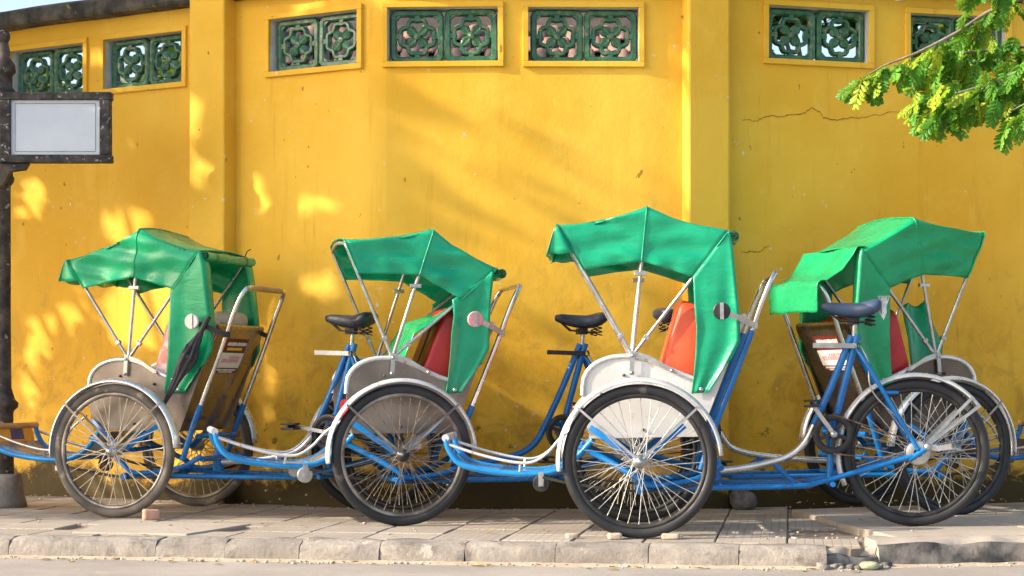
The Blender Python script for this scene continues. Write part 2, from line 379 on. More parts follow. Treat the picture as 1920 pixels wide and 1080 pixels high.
# raised cast slabs on the right
RS = [[(1.60, 7.76), (2.35, 7.90), (2.15, 8.85), (1.50, 8.60)], [(2.36, 7.905), (3.5, 8.12), (3.3, 9.10), (2.16, 8.855)], [(1.50, 8.612), (2.15, 8.862), (2.05, 9.75), (1.42, 9.45)], [(2.16, 8.866), (3.3, 9.11), (3.2, 10.2), (2.06, 9.76)], [(3.51, 8.13), (5.2, 8.44), (5.0, 10.4), (3.31, 9.5)]]
for p in RS: slab(p, -.04, .024 + rnd.uniform(-.002, .002), 'concrete_slab', M['slab'], bed)
# broken drain cover: sunken rubble with a cracked cover plate
slab([(1.20, 8.02), (1.52, 8.05), (1.44, 8.48), (1.14, 8.46)], -.04, -.008, 'sunken_cover', M['bed'], bed)
b = MB()
for k in range(30):
    side = rnd.random(); px, py = (rnd.uniform(1.10, 1.56), 7.98 + rnd.uniform(-.03, .03)) if side < .35 else ((1.13 + rnd.uniform(-.03, .03), rnd.uniform(7.95, 8.55)) if side < .6 else (rnd.uniform(1.15, 1.52), rnd.uniform(8.0, 8.5)))
    r = rnd.uniform(.004, .012); b.superbox((px, py, -.004 + r * .3), (r * 2, r * 1.7, r * 1.1), .3, Matrix.Rotation(rnd.random() * 6, 3, 'Z'), 7, 5, .5, k)
o = b.build('rubble', M['stone'], bed); o['kind'] = 'stuff'
# kerb stones
kerb = tag(empty('kerb', (0, 0, 0)), kind='structure')
def kerb_stone(p0, p1, mat, rough=.003, front=.155, seed=0, taper=0):
    d = (p1 - p0); L = d.length; d.normalize(); nrm = Vector((d.y, -d.x)); b = MB(); rows = []
    prof = [(-.165, -.15), (-.165, -.004), (-.16, 0), (-.075, .0), (-.045, -.005), (-.02, -.017), (-.006, -.036), (.002, -.085), (.006, -.15)]
    n = max(4, int(L / .04))
    for i in range(n + 1):
        s = i / n * L; e = min(s, L - s); ch = .003 * max(0, 1 - e / .010); row = []
        for k, (a, z) in enumerate(prof):
            q = Vector((s * 9, k * .7, seed * 3.1)); j = rough * noise.noise(q) * 2
            p = d * s + nrm * (a - ch * (k > 3) + j * (k > 2)); row.append((p.x, p.y, z - ch * (k in (2, 3, 4)) + j * .6 * (k > 1 and k < 6)))
        rows.append(row)
    b.grid([r[:6] for r in rows], True); b.grid([r[5:] for r in rows], True, 1); b.add(rows[0], [tuple(range(len(prof)))]); b.add(rows[-1], [tuple(reversed(range(len(prof))))])
    return b.build('kerb_stone', [M['slab'], mat] if mat == M['kerb_dark'] else [mat, mat], kerb, loc=(p0.x, p0.y, 0))
joints = [-3.9, -3.2, -2.75, -2.17, -1.52, -1.218, -.897, -.557, -.199, .176, .556, .92, 1.27]
ky = lambda x: 8.02 + (x + 2.2) * (7.485 - 8.02) / 3.58
for i, (a, c) in enumerate(zip(joints, joints[1:])):
    g = .0018; kerb_stone(Vector((a + g, ky(a + g) + rnd.uniform(-.004, .004))), Vector((c - g, ky(c - g) + rnd.uniform(-.004, .004))), M['kerb'], .007, seed=i)
kr = lambda x: 7.60 + (x - 1.5) * .11 / .6
for i, (a, c) in enumerate(((1.50, 2.26), (2.27, 3.1), (3.11, 4.0))):
    o = kerb_stone(Vector((a, kr(a))), Vector((c, kr(c))), M['kerb_dark'], .013, seed=30 + i); o.location.z = .022
o = kerb_stone(Vector((1.275, ky(1.275) + .03)), Vector((1.50, 7.60)), M['kerb_dark'], .03, seed=50); o.name = 'broken_kerb_stone'; o.location.z = -.012
b = MB()
for k in range(26):
    x = rnd.uniform(1.24, 1.54); y = kr(x) - .10 + rnd.uniform(-.05, .10) if x > 1.38 else ky(x) - rnd.uniform(-.02, .05); r = rnd.choice((.006, .009, .014, .02))
    b.superbox((x, y, ROAD_Z + r * .4), (r * 2, r * 1.6, r * 1.2), .28, Matrix.Rotation(rnd.random() * 6, 3, 'Z') @ Matrix.Rotation(rnd.uniform(-.5, .5), 3, 'X'), 8, 6, .6, k)
o = b.build('broken_kerb_rubble', M['kerb_dark'], kerb); o['kind'] = 'stuff'
# gutter sand and litter
b = MB(); rows = []
for i in range(140):
    x = -3.2 + i * .045; e = (ky(x) if x < 1.36 else kr(x)) + .01; w = .035 + .09 * abs(noise.noise(V(x * 2.3, 0, 0))) + .03 * noise.noise(V(x * 11, 0, 0)) + .02; rows.append([(x, e, ROAD_Z + .010), (x, e - w * .4, ROAD_Z + .005), (x, e - max(.02, w), ROAD_Z - .001)])
b.grid(rows, True); tag(b.build('gutter_sand', M['sand']), kind='structure')
b = MB()
for k in range(620):
    if k < 330:
        x = rnd.uniform(-3, 2.8); y = (ky(x) if x < 1.4 else kr(x)) - abs(rnd.gauss(0, .05)) - .012; z = ROAD_Z
    else:
        x = rnd.uniform(-3, 2.8); y = min(wall_y(x) - abs(rnd.gauss(0, .12)) - .03, rnd.uniform(7.8, 10.2) if rnd.random() < .25 else 99); z = .026 if x > 1.5 else .002
        if y < (ky(x) if x < 1.4 else kr(x)) + .02: continue
    r = rnd.choice((.003, .004, .005, .007)) * rnd.uniform(.8, 1.5)
    b.superbox((x, y, z + r * .4), (r * 2, r * 1.6, r), .7, Matrix.Rotation(rnd.random() * 6, 3, 'Z'), 6, 4)
tag(b.build('gravel', M['stone']), 'loose grit and small gravel lying in the gutter and along the wall', 'gravel', kind='stuff')
b = MB()
for k in range(90):
    x = rnd.uniform(-3, 2.8)
    if rnd.random() < .5: y = (ky(x) if x < 1.4 else kr(x)) - abs(rnd.gauss(0, .08)) - .02; z = ROAD_Z + .003
    else: y = min(rnd.uniform(7.95, 10.2), wall_y(x) - .04); z = .030 if x > 1.5 else .006
    a = rnd.random() * 6.3; l = rnd.uniform(.012, .035); w = l * .4; c, s = math.cos(a), math.sin(a)
    pts = [(-l, 0, 0), (0, w, .006), (l, 0, .002), (0, -w, .004)]
    b.add([(x + c * p - s * q, y + s * p + c * q, z + h) for p, q, h in pts], [(0, 1, 2, 3)])
tag(b.build('leaf_litter', M['litter']), 'small dry yellow leaves scattered on the paving and gutter', 'leaves', kind='stuff')

# ------------------------------------------------------------------ the yellow wall
wall = tag(empty('boundary_wall', (0, 10, 0)), 'long yellow limewashed wall with green openwork tile vents and two pilasters', 'wall')
wall_off = Vector((0, 10, 0))
def S_of_x(x):
    s = 0
    for (a, c), (d, e) in zip(WALLP, WALLP[1:]):
        L = math.hypot(d - a, e - c)
        if x <= d: return s + L * (x - a) / (d - a)
        s += L
vx = [-2.748, -2.106, -1.07, -.366, .378, 1.656, 2.46, 3.6]
vent_s = [S_of_x(x) for x in vx]; vz = [(2.365, 2.65)] * 5 + [(2.405, 2.69)] * 3; HW = .292
WT = .13
sb = {0.0}; acc = 0
for (a, c), (d, e) in zip(WALLP, WALLP[1:]): acc += math.hypot(d - a, e - c); sb.add(acc)
for s in vent_s: sb |= {s - HW, s + HW}
sb = sorted(sb); sb2 = [sb[0]]
for s in sb[1:]:
    n = max(1, int((s - sb2[-1]) / .35)); a = sb2[-1]
    for k in range(1, n + 1): sb2.append(a + (s - a) * k / n)
sb = sb2; zb = [-.15, .3, .8, 1.3, 1.8, 2.2, 2.365, 2.405, 2.65, 2.69, 2.80]
def hole(s, z):
    for q, (z0, z1) in zip(vent_s, vz):
        if abs(s - q) < HW - .001 and z0 < z < z1: return True
    return False
def wp(s, off, z):
    p, t = poly_at(WALLP, s); n = Vector((t.y, -t.x))       # n points to the street
    # smooth the normal at polyline bends
    p2, t2 = poly_at(WALLP, max(0, s - .03)); p3, t3 = poly_at(WALLP, s + .03); tt = (t2 + t3).normalized(); n = Vector((tt.y, -tt.x))
    return Vector((p.x + n.x * off, p.y + n.y * off, z)) - wall_off
b = MB()
front = [[wp(s, 0, z) for z in zb] for s in sb]; back = [[wp(s, -WT, z) for z in zb] for s in sb]
nz = len(zb); fs = []; vs = [p for r in front for p in r]
for i in range(len(sb) - 1):
    for j in range(nz - 1):
        if not hole((sb[i] + sb[i + 1]) / 2, (zb[j] + zb[j + 1]) / 2): fs.append((i * nz + j, (i + 1) * nz + j, (i + 1) * nz + j + 1, i * nz + j + 1))
b.add(vs, fs, True)
b.add([p for r in back for p in r], [tuple(reversed(f)) for f in fs], True)
for q, (z0, z1) in zip(vent_s, vz):
    a, c = q - HW, q + HW
    for (s0, za), (s1, zc) in (((a, z0), (a, z1)), ((c, z0), (c, z1)), ((a, z0), (c, z0)), ((a, z1), (c, z1))):
        b.add([wp(s0, .001, za), wp(s1, .001, zc), wp(s1, -WT, zc), wp(s0, -WT, za)], [(0, 1, 2, 3)], False, 1)
b.add([front[i][-1] for i in range(len(sb))] + [back[i][-1] for i in range(len(sb))], [(i, i + 1, i + 1 + len(sb), i + len(sb)) for i in range(len(sb) - 1)])
b.build('wall_face', [M['wall'], M['reveal']], wall)
# openwork tile: rounded frame, quatrefoil ring, four-petal flower
def vent_tile_mesh():
    t = MB(); h = .128
    def rr(hh, rad, n=5):
        out = []
        for cx, cz, a0 in ((hh - rad, hh - rad, 0), (-hh + rad, hh - rad, 90), (-hh + rad, -hh + rad, 180), (hh - rad, -hh + rad, 270)):
            for k in range(n + 1): a = R(a0 + 90 * k / n); out.append(V(cx + rad * math.cos(a), 0, cz + rad * math.sin(a)))
        return out
    sect = lambda w, d: [(-w, -d * .6), (-w * .6, -d), (w * .6, -d), (w, -d * .6), (w, d), (-w, d)]
    t.sweep(rr(h, .022), sect(.0135, .02), False, True, up=(0, 1, 0)) if False else None
    def ring(path, w, d, y=0):
        rows = []; n = len(path)
        for i, p in enumerate(path):
            T = (path[(i + 1) % n] - path[i - 1]).normalized(); N = V(T.z, 0, -T.x)
            rows.append([p + N * a + V(0, y + q, 0) for a, q in ((-w, d), (-w, -d * .5), (-w * .55, -d), (w * .55, -d), (w, -d * .5), (w, d))])
        t.grid(rows, False, cu=True, cv=True)
    ring(rr(h - .003, .024), .017, .02)
    path = []
    for k in range(48):
        a = 2 * math.pi * k / 48; r = .088 + .006 * math.cos(4 * a) - .007 * math.cos(8 * a); path.append(V(r * math.cos(a), 0, r * math.sin(a)))
    ring(path, .0115, .018, .001)
    for k in range(4):
        a = R(90 * k); c = V(.108 * math.cos(a), .002, .108 * math.sin(a)); t.box(c, (.034, .034, .026), Matrix.Rotation(-a, 3, 'Y'))
        a = R(45 + 90 * k); rot = Matrix.Rotation(-a, 3, 'Y')
        c = V(.158 * math.cos(a), .002, .158 * math.sin(a)); t.box(c, (.04, .03, .05), rot)
        # petal
        rows = []
        for i, (l, w) in enumerate(((.006, .008), (.02, .018), (.036, .027), (.052, .025), (.066, .015), (.078, .010))):
            rows.append([rot @ V(l, y, q) for q, y in ((-w, .014), (-w, -.006), (-w * .5, -.014), (0, -.010), (w * .5, -.014), (w, -.006), (w, .014))])
        t.grid(rows, False)
    t.lathe([(.0, -.024), (.007, -.023), (.009, -.019), (.013, -.022), (.018, -.018), (.019, .014), (0, .014)], 14, 'Y')
    return t.mesh('vent_tile', M['glaze'])
vtm = vent_tile_mesh(); rnd = random.Random(5)
for q, (z0, z1) in zip(vent_s, vz):
    p, t = poly_at(WALLP, q); n = Vector((t.y, -t.x)); rz = math.atan2(t.y, t.x); zc = (z0 + z1) / 2
    b = MB(); w, hh, e = HW, (z1 - z0) / 2, .030; d = .026
    for cx, cz, sx, sz in ((0, hh + e / 2, 2 * w + 2 * e, e), (0, -hh - e / 2, 2 * w + 2 * e, e), (-w - e / 2, 0, e, 2 * hh), (w + e / 2, 0, e, 2 * hh)):
        b.box((cx, -.004, cz), (sx, d, sz))
    fr = b.build('vent_frame', M['wall'], wall, bevel=.003, loc=(p.x, p.y - 10, zc)); fr.rotation_euler = (0, rnd.uniform(-.006, .006), rz)
    for sgn in (-1, 1):
        inst('vent_tile', vtm, fr, (sgn * .143 + .004, .062 + rnd.uniform(-.004, .004), rnd.uniform(-.003, .001)), (rnd.uniform(-.02, .02), rnd.choice((0, math.pi / 2, math.pi)), rnd.uniform(-.02, .02)), (1.0, 1, .985))
# pilasters
def pilaster(x0, x1, pr, top):
    s0, s1 = S_of_x(x0), S_of_x(x1); p, t = poly_at(WALLP, (s0 + s1) / 2); rz = math.atan2(t.y, t.x); w = s1 - s0; b = MB()
    zs = [-.15, .02, .5, 1, 1.5, 2, 2.5, top]; r = .012; rows = []
    for z in zs: rows.append([(-w / 2, .02, z), (-w / 2, -pr + r, z), (-w / 2 + r * .3, -pr + r * .3, z), (-w / 2 + r, -pr, z), (w / 2 - r, -pr, z), (w / 2 - r * .3, -pr + r * .3, z), (w / 2, -pr + r, z), (w / 2, .02, z)])
    b.grid(rows, False); b.add(rows[-1], [tuple(range(8))])
    o = b.build('pilaster', M['wall'], wall, loc=(p.x, p.y - 10, 0)); o.rotation_euler = (0, 0, rz); return o
pilaster(-1.745, -1.53, .10, 3.05); pilaster(.905, 1.135, .075, 3.05)
b = MB(); rows = []
for i in range(60):
    s = acc * i / 59; j = .012 * noise.noise(Vector((s * 2.3, 0, 0)))
    rows.append([wp(s, o, z + j) for o, z in ((-.01, 2.775), (.085, 2.785), (.095, 2.80), (.095, 2.865), (.06, 2.885), (.03, 2.885), (-.10, 2.925), (-.30, 2.88), (-.30, 2.775))])
b.grid(rows, False, cv=True); b.build('coping', M['coping'], wall)
# hairline cracks in the plaster
def crack(pts, w):
    P = []; rr = random.Random(len(pts))
    for (x0, z0), (x1, z1) in zip(pts, pts[1:]):
        for k in range(6): t = k / 6; P.append((lerp(x0, x1, t), lerp(z0, z1, t) + rr.uniform(-.006, .006)))
    P.append(pts[-1]); rows = []
    for i, (x, z) in enumerate(P):
        ww = w * (.35 + .65 * math.sin(math.pi * i / (len(P) - 1))) * rr.uniform(.6, 1.3); s = S_of_x(x); rows.append([wp(s, .002, z + ww), wp(s, .002, z - ww)])
    b = MB(); b.grid(rows, False); b.build('crack', M['crack'], wall)
crack([(1.23, 2.07), (1.31, 2.07), (1.36, 2.095), (1.46, 2.10), (1.56, 2.11), (1.62, 2.15), (1.66, 2.13), (1.68, 2.10), (1.76, 2.09), (1.85, 2.11), (1.90, 2.105), (2.05, 2.14), (2.25, 2.15)], .0034)
crack([(1.22, 1.37), (1.27, 1.365), (1.32, 1.37), (1.38, 1.40)], .003)
crack([(1.66, 2.13), (1.665, 2.19), (1.66, 2.25)], .0025)

# ------------------------------------------------------------------ house behind the wall (seen through the vents)
house = tag(empty('house', (-.3, 12.6, 0)), 'low house with pinkish terracotta barrel tile roof behind the yellow wall', 'house')
b = MB(); b.box((0, 2.0, 1.25), (4.0, 3.4, 2.5)); b.build('house_wall', M['house'], house)
b = MB(); sl = math.atan2(2.2, 3.2); b.box((0, 1.55, 3.38), (4.2, 4.1, .06), Matrix.Rotation(sl, 3, 'X')); roof = b.build('roof', M['house'], house)
def rtile():
    t = MB(); rows = []
    for y, r in ((-.12, .05), (.12, .042)):
        rows.append([(r * math.cos(R(180 * k / 6)), y, r * math.sin(R(180 * k / 6)) * .9) for k in range(7)])
    t.grid(rows, True); rows2 = [rows[0], [(p[0] * .75, p[1], p[2] * .7) for p in rows[0]]]; t.grid(rows2, False)
    return t.mesh('roof_tile', M['rooftile'])
rt = rtile()
for i in range(27):
    for j in range(8):
        d = -1.75 + j * .21; c = Vector((0, 1.55, 3.38)) + Vector((0, d * math.cos(sl), d * math.sin(sl))) + Vector((0, -math.sin(sl), math.cos(sl))) * (.034)
        inst('roof_tile', rt, roof, (-1.75 + i * .122 + (.061 if j % 2 else 0) + rnd.uniform(-.006, .006), c.y, c.z + rnd.uniform(0, .010)), (sl + .05, 0, rnd.uniform(-.05, .05)))

# ------------------------------------------------------------------ lamp post and blank sign
post = tag(empty('iron_post', (-2.722, 9.97, 0)), 'weathered dark iron post on a concrete plinth beside the blank sign', 'post')
b = MB(); b.lathe([(0, .0), (.125, 0), (.118, .03), (.105, .08), (.098, .15), (.09, .18), (0, .18)], 18); b.build('plinth', M['kerb'], post)
b = MB(); b.lathe([(.054, .17), (.050, .50), (.052, .515), (.074, .535), (.077, .56), (.060, .575), (.052, .60), (.040, .64), (.037, 1.0), (.036, 1.72), (.052, 1.74), (.056, 1.76), (.048, 1.78), (.045, 2.18), (.060, 2.21), (.062, 2.23), (.045, 2.25), (.046, 2.31), (.064, 2.33), (.06, 2.37), (.03, 2.41), (.034, 2.44), (.022, 2.49), (0, 2.50)], 20); b.build('shaft', M['post'], post)
b = MB(); b.superbox((0, 0, 2.52), (.07, .07, .08), 1, None, 12, 8); b.build('finial', M['post'], post)
sign = tag(empty('sign_board', (-2.425, 9.90, 2.022)), 'blank white sign board in a weathered black frame hung from the iron post', 'sign')
b = MB(); b.box((0, -.006, 0), (.47, .02, .30)); b.build('panel', M['sign_white'], sign)
b = MB()
for s_, z0, z1 in ((-1, 0, 0),): b.bar([(-.213, -.0175, -.127), (.213, -.0175, -.127), (.213, -.0175, .127), (-.213, -.0175, .127)], .0035, .002, (0, 1, 0), closed=True)
b.build('painted_border', M['dull_panel'], sign)
for c, d, nm in (((.0, 0, .166), (.60, .07, .042), 'frame_rail'), ((.0, 0, -.166), (.60, .07, .042), 'frame_rail'), ((-.262, 0, 0), (.055, .07, .290), 'frame_stile'), ((.265, 0, 0), (.055, .07, .290), 'frame_stile')):
    b = MB(); b.box(c, d); b.build(nm, M['frame_black'], sign, bevel=.006)
b = MB(); b.prism([(-.30, -.19), (-.14, -.19), (-.16, -.225), (-.24, -.235), (-.26, -.28), (-.30, -.33)], -.02, .02); b.build('bracket', M['post'], sign, bevel=.004)

# ------------------------------------------------------------------ cyclos
def tyre_mesh(mat):
    t = MB(); prof = []
    for k in range(14):
        a = 2 * math.pi * k / 14; prof.append((.3065 + .0235 * math.cos(a), .020 * math.sin(a)))
    t.lathe(prof, 72, 'Y', closed=True); return t.mesh('front_wheel', mat)
def rim_mesh(mat):
    t = MB(); t.lathe([(.288, -.011), (.287, -.0135), (.275, -.0125), (.270, -.006), (.270, .006), (.275, .0125), (.287, .0135), (.288, .011)], 72, 'Y', closed=True); return t.mesh('rim', mat)
def spokes_mesh(mat, r=.0022, rear=False):
    t = MB(); N = 36
    for k in range(N):
        side = 1 if k % 2 else -1; a = 2 * math.pi * k / N; tw = R(62) * (1 if (k // 2) % 2 else -1)
        p0 = V(.024 * math.cos(a + tw), side * .03, .024 * math.sin(a + tw)); p1 = V(.272 * math.cos(a), side * .004, .272 * math.sin(a))
        t.tube([p0, p1], r, 5, caps=False)
        t.tube([lerp(p0, p1, .95), p1], r * 1.5, 5, caps=False)
    return t.mesh('spokes', mat)
def hub_mesh(mat, drum=False):
    t = MB(); t.lathe([(0, -.062), (.010, -.062), (.011, -.045), (.018, -.044), (.018, -.036), (.030, -.034), (.030, -.028), (.016, -.022), (.015, .022), (.030, .028), (.030, .034), (.018, .036), (.018, .044), (.011, .045), (.010, .062), (0, .062)], 18, 'Y')
    if drum: t.lathe([(.02, -.075), (.05, -.076), (.056, -.070), (.056, -.045), (.03, -.04)], 24, 'Y'); t.lathe([(.02, .05), (.042, .051), (.044, .054), (.042, .057), (.02, .058)], 24, 'Y')
    return t.mesh('hub', mat)
MESH = {k: tyre_mesh(M[k]) for k in ('rubber', 'rubber_dusty')}
MESH['rim'] = rim_mesh(M['steel_dark']); MESH['rim_black'] = rim_mesh(M['black'])
for k in ('spoke', 'spoke_old', 'spoke_rust'): MESH[k] = spokes_mesh(M[k], .0023 if k == 'spoke_old' else .0018)
MESH['hub'] = hub_mesh(M['steel']); MESH['hub_black'] = hub_mesh(M['black']); MESH['hub_drum'] = hub_mesh(M['steel'], True)
def wheel(name, root, u, v, spin, tyre, spoke, hub, rim):
    w = inst(name, MESH[tyre], root, (u, v, .33), (0, spin, 0))
    inst('rim', MESH[rim], w); inst('spokes', MESH[spoke], w); inst('hub', MESH[hub], w); return w
def fender(root, u, v, a0, a1, mat, Rr=.350, w=.031):
    b = MB(); rows = []
    for i in range(41):
        a = R(lerp(a0, a1, i / 40)); row = []
        for y, dr in ((-1, -.011), (-.98, -.005), (-.6, .003), (0, .007), (.6, .003), (.98, -.005), (1, -.011)):
            r = Rr + dr; row.append((u + r * math.cos(a), v + w * y, .33 + r * math.sin(a)))
        rows.append(row)
    b.grid(rows, True); return b.build('fender', mat, root, solid=.002)

def saddle(root, u, z, mat):
    b = MB(); rows = []
    for t, hw, zt, zb in ((-.128, .010, .020, .006), (-.122, .018, .027, -.006), (-.09, .024, .031, -.020), (-.03, .034, .028, -.036), (.03, .062, .026, -.042), (.07, .090, .034, -.038), (.10, .098, .042, -.026), (.122, .086, .040, -.012), (.132, .05, .030, .004)):
        row = []
        for k in range(16):
            a = 2 * math.pi * k / 16; c, s = math.cos(a), math.sin(a)
            row.append((u + t, hw * math.copysign(abs(c) ** .7, c), z + (zt + zb) / 2 + (zt - zb) / 2 * math.copysign(abs(s) ** .8, s)))
        rows.append(row)
    b.grid(rows, True, cv=True); b.add(rows[0], [tuple(range(16))]); b.add(rows[-1], [tuple(range(16))])
    o = b.build('saddle', mat, root); b = MB()
    for s in (-1, 1):
        pts = [(u + .085 + .016 * math.cos(k * .9), s * .05 + .016 * math.sin(k * .9), z - .075 + k * .0026) for k in range(22)]
        b.tube(pts, .0035, 5)
        b.tube([(u - .10, s * .008, z - .008), (u - .05, s * .02, z - .05), (u + .08, s * .045, z - .062)], .004, 5)
    b.box((u + .01, 0, z - .055), (.05, .05, .03)); b.build('springs', M['black'], o); return o

def cyclo(P):
    root = empty('cyclo_rickshaw', P['loc'], P['rz']); root.rotation_euler[1] = P.get('pitch', 0)
    tag(root, P['label'], 'rickshaw', 'cyclo rickshaws parked along the yellow wall')
    n = P['near']; rd = random.Random(P['seed']); W = .45; fm = M[P['fender']]; rear = 1.24 + P.get('du', 0); du = P.get('du', 0)
    bl = M[P.get('blue', 'blue')]
    # wheels, fenders
    for s in (-1, 1):
        wheel('front_wheel', root, 0, s * W, rd.random() * 6, P['tyre'], P['spoke'], P.get('hub', 'hub'), P.get('rim', 'rim_black'))
        f = fender(root, 0, s * W, 3, 186, fm)
        b = MB()
        for a in (42, 138):
            for y in (-.040, .040):
                e = V(.352 * math.cos(R(a)), s * W + y * .8, .33 + .352 * math.sin(R(a)))
                b.bar([(0, s * W + y, .33), (.18 * math.cos(R(a)), s * W + y, .33 + .18 * math.sin(R(a))), e], P.get('stay', .010), .003, (0, 1, 0))
        b.build('fender_stay', M['steel_dark'] if P['fender'] != 'white' or P['seed'] == 2 else M['steel'], f)
    wheel('rear_wheel', root, rear, 0, rd.random() * 6, P.get('rtyre', 'rubber'), P.get('rspoke', 'spoke'), 'hub_drum', 'rim_black')
    f = fender(root, rear, 0, 35, 204, fm)
    b = MB()
    for y in (-.045, .045):
        b.bar([(rear, y * 1.3, .33), (rear + .352 * math.cos(R(36)), y * .8, .33 + .352 * math.sin(R(36)))], .014, .004, (0, 1, 0))
        b.bar([(rear, y * 1.3, .33), (rear + .352 * math.cos(R(44)), y * .8, .33 + .352 * math.sin(R(44)))], .014, .004, (0, 1, 0))
    b.build('fender_stay', M['steel'], f)
    # main frame
    b = MB()
    b.tube([(0, -W - .05, .33), (0, W + .05, .33)], .012, 8)
    b.tube([(.0, -.36, .20), (.0, .36, .20)], .018, 8)
    for s in (-1, 1):
        b.tube(spline([(-.02, s * .33, .20), (.15, s * .30, .20), (.30, s * .24, .20), (.45 + du * .3, s * .19, .197), (.72 + du, s * .15, .197), (.80 + du, s * .115, .21), (rear - .03, s * .075, .315)], 4), .0125, 8)
        b.tube([(rear - .04, s * .075, .30), (rear + .03, s * .075, .345)], .014, 6)
        b.tube(spline([(.985 + du, s * .02, .80), (1.04 + du, s * .06, .70), (rear, s * .075, .345)], 4), .0105, 8)
        b.tube(spline([(-.26, s * .22, .39), (-.14, s * .26, .33), (-.02, s * .33, .26), (.06, s * .33, .215), (.25, s * .25, .24), (.36, s * .22, .30)], 4), .014, 8)
        # V brackets carrying the body
        b.bar([(-.21, s * .30, .475), (-.015, s * .38, .335)], .026, .008, (0, 1, 0)); b.bar([(.20, s * .30, .475), (.015, s * .38, .335)], .026, .008, (0, 1, 0))
    b.tube([(.36, -.22, .285), (.36, .22, .285)], .014, 8); b.tube([(.34, -.22, .40), (.34, .22, .40)], .013, 8)
    b.tube([(.72 + du, -.15, .197), (.72 + du, .15, .197)], .012, 8); b.tube([(.36, -.21, .20), (.36, .21, .20)], .012, 8)
    b.tube([(.855 + du, 0, .20), (.86 + du, 0, .30), (.87 + du, 0, .42), (.93 + du, 0, .64), (.992 + du, 0, .862)], .0165, 10)
    b.tube([(.80 + du, 0, .47), (.872 + du, 0, .46)], .014, 8); b.tube([(.855 + du, -.14, .20), (.855 + du, .14, .20)], .012, 8)
    b.tube([(.60 + du * .6, 0, .30), (.70 + du, 0, .20)], .012, 8); b.tube([(1.09 + du, n * .065, .60), (1.16 + du, n * .065, .60)], .008, 6)
    b.lathe([(.024, -.04), (.024, .04)], 12, 'Y', (.87 + du, 0, .42))
    fr = b.build('frame', bl, root)
    up = [(.34, 0, .262), (.46 + du * .4, 0, .272), (.58 + du * .8, 0, .293), (.68 + du, 0, .325), (.745 + du, 0, .38), (.79 + du, 0, .46)]
    b = MB(); b.tube(spline(up, 5), .0165, 10); b.build('curved_tube', M[P['curve']], fr)
    b = MB(); b.tube(spline([(.79 + du, 0, .46), (.87 + du, 0, .63), (.966 + du, 0, .858)], 4), .0165, 10); b.build('front_tube', bl, fr)
    b = MB(); b.lathe([(.026, -.05), (.028, -.04), (.028, .04), (.026, .05)], 12, 'Z', (.345, 0, .27)); b.build('socket', bl, fr)
    b = MB(); b.tube([(.975 + du, 0, .84), (.985 + du, 0, .96)], .011, 8); b.build('seat_post', M['steel'], root)
    saddle(root, .965 + du, .978, M[P['saddle']])
    b = MB(); b.bar([(.79 + du, n * .03, .818), (.985 + du, n * .03, .812)], .022, .007, (0, 1, 0)); b.lathe([(.014, -.02), (.016, 0), (.014, .02)], 10, 'Y', (.99 + du, n * .03, .812)); b.build('brake_lever', M[P.get('lever', 'steel')], root)
    b = MB(); b.tube(spline([(1.0 + du, n * .04, .81), (1.03 + du, n * .05, .74), (1.04 + du, n * .06, .62), (1.12 + du, n * .065, .52), (rear + .02, n * .08, .40)], 5), .004, 5); b.build('brake_cable', M['steel'], root)
    # band brake arm at the hub
    b = MB(); b.bar([(rear + .03, n * .088, .36), (rear + .085, n * .09, .35), (rear + .145, n * .09, .358)], .026, .006, (0, 1, 0)); b.lathe([(0, -.008), (.016, -.008), (.016, .008), (0, .008)], 12, 'Y', (rear + .04, n * .092, .357)); b.build('brake_arm', M['steel'], root)
    # cranks
    b = MB(); b.lathe([(.060, -.003), (.088, -.003), (.091, 0), (.088, .003), (.060, .003)], 36, 'Y', (.87 + du, n * .05, .42), closed=True)
    for k in range(5):
        a = k * 2 * math.pi / 5 + P['crank']; b.bar([(.87 + du, n * .05, .42), (.87 + du + .065 * math.cos(a), n * .05, .42 + .065 * math.sin(a))], .018, .005, (0, 1, 0))
    cr = b.build('chainring', M['black'], root)
    for s in (-1, 1):
        a = P['crank'] + (0 if s == n else math.pi); c, d = math.cos(a), math.sin(a); y = s * .075
        b = MB(); b.bar([(.87 + du, y, .42), (.87 + du + .17 * c, y * 1.1, .42 + .17 * d)], .018, .010, (0, 1, 0)); b.lathe([(0, -.012), (.016, -.012), (.016, .012), (0, .012)], 12, 'Y', (.87 + du, y, .42)); o = b.build('crank_arm', M['steel'], root)
        b = MB(); q = V(.87 + du + .17 * c, y * 1.1 + s * .05, .42 + .17 * d); b.box(q + V(0, 0, .012), (.07, .085, .010)); b.box(q - V(0, 0, .012), (.07, .085, .010)); b.tube([q - V(0, s * .05, 0), q + V(0, s * .04, 0)], .007, 6); b.build('pedal', M['black'], o, bevel=.002)
    b = MB(); b.bar([(.87 + du, n * .05, .508), (rear, n * .05, .375)], .006, .009, (0, 1, 0)); b.bar([(.87 + du, n * .05, .332), (rear, n * .05, .288)], .006, .009, (0, 1, 0)); b.build('chain', M['rust'], root)
    # leaf springs
    for s in (-1, 1):
        b = MB(); b.bar(spline([(-.42, s * .33, .262), (-.25, s * .33, .225), (0, s * .33, .195), (.2, s * .33, .21), (.30, s * .33, .235)], 4), .035, .010, (0, 0, 1)); b.build('leaf_spring', M['black'], root)
    # footrest
    fw = .22; b = MB()
    for s in (-1, 1):
        b.tube(spline([(-.848, s * fw, .432), (-.835, s * fw, .385), (-.79, s * fw, .325), (-.70, s * fw, .295), (-.58, s * fw, .278), (-.45, s * fw, .272), (-.36, s * fw, .288), (-.28, s * fw, .335), (-.20, s * .24, .42)], 4), .0138, 9)
    b.tube([(-.62, -fw, .284), (-.62, fw, .284)], .010, 7); b.tube([(-.40, -fw, .277), (-.40, fw, .277)], .012, 7)
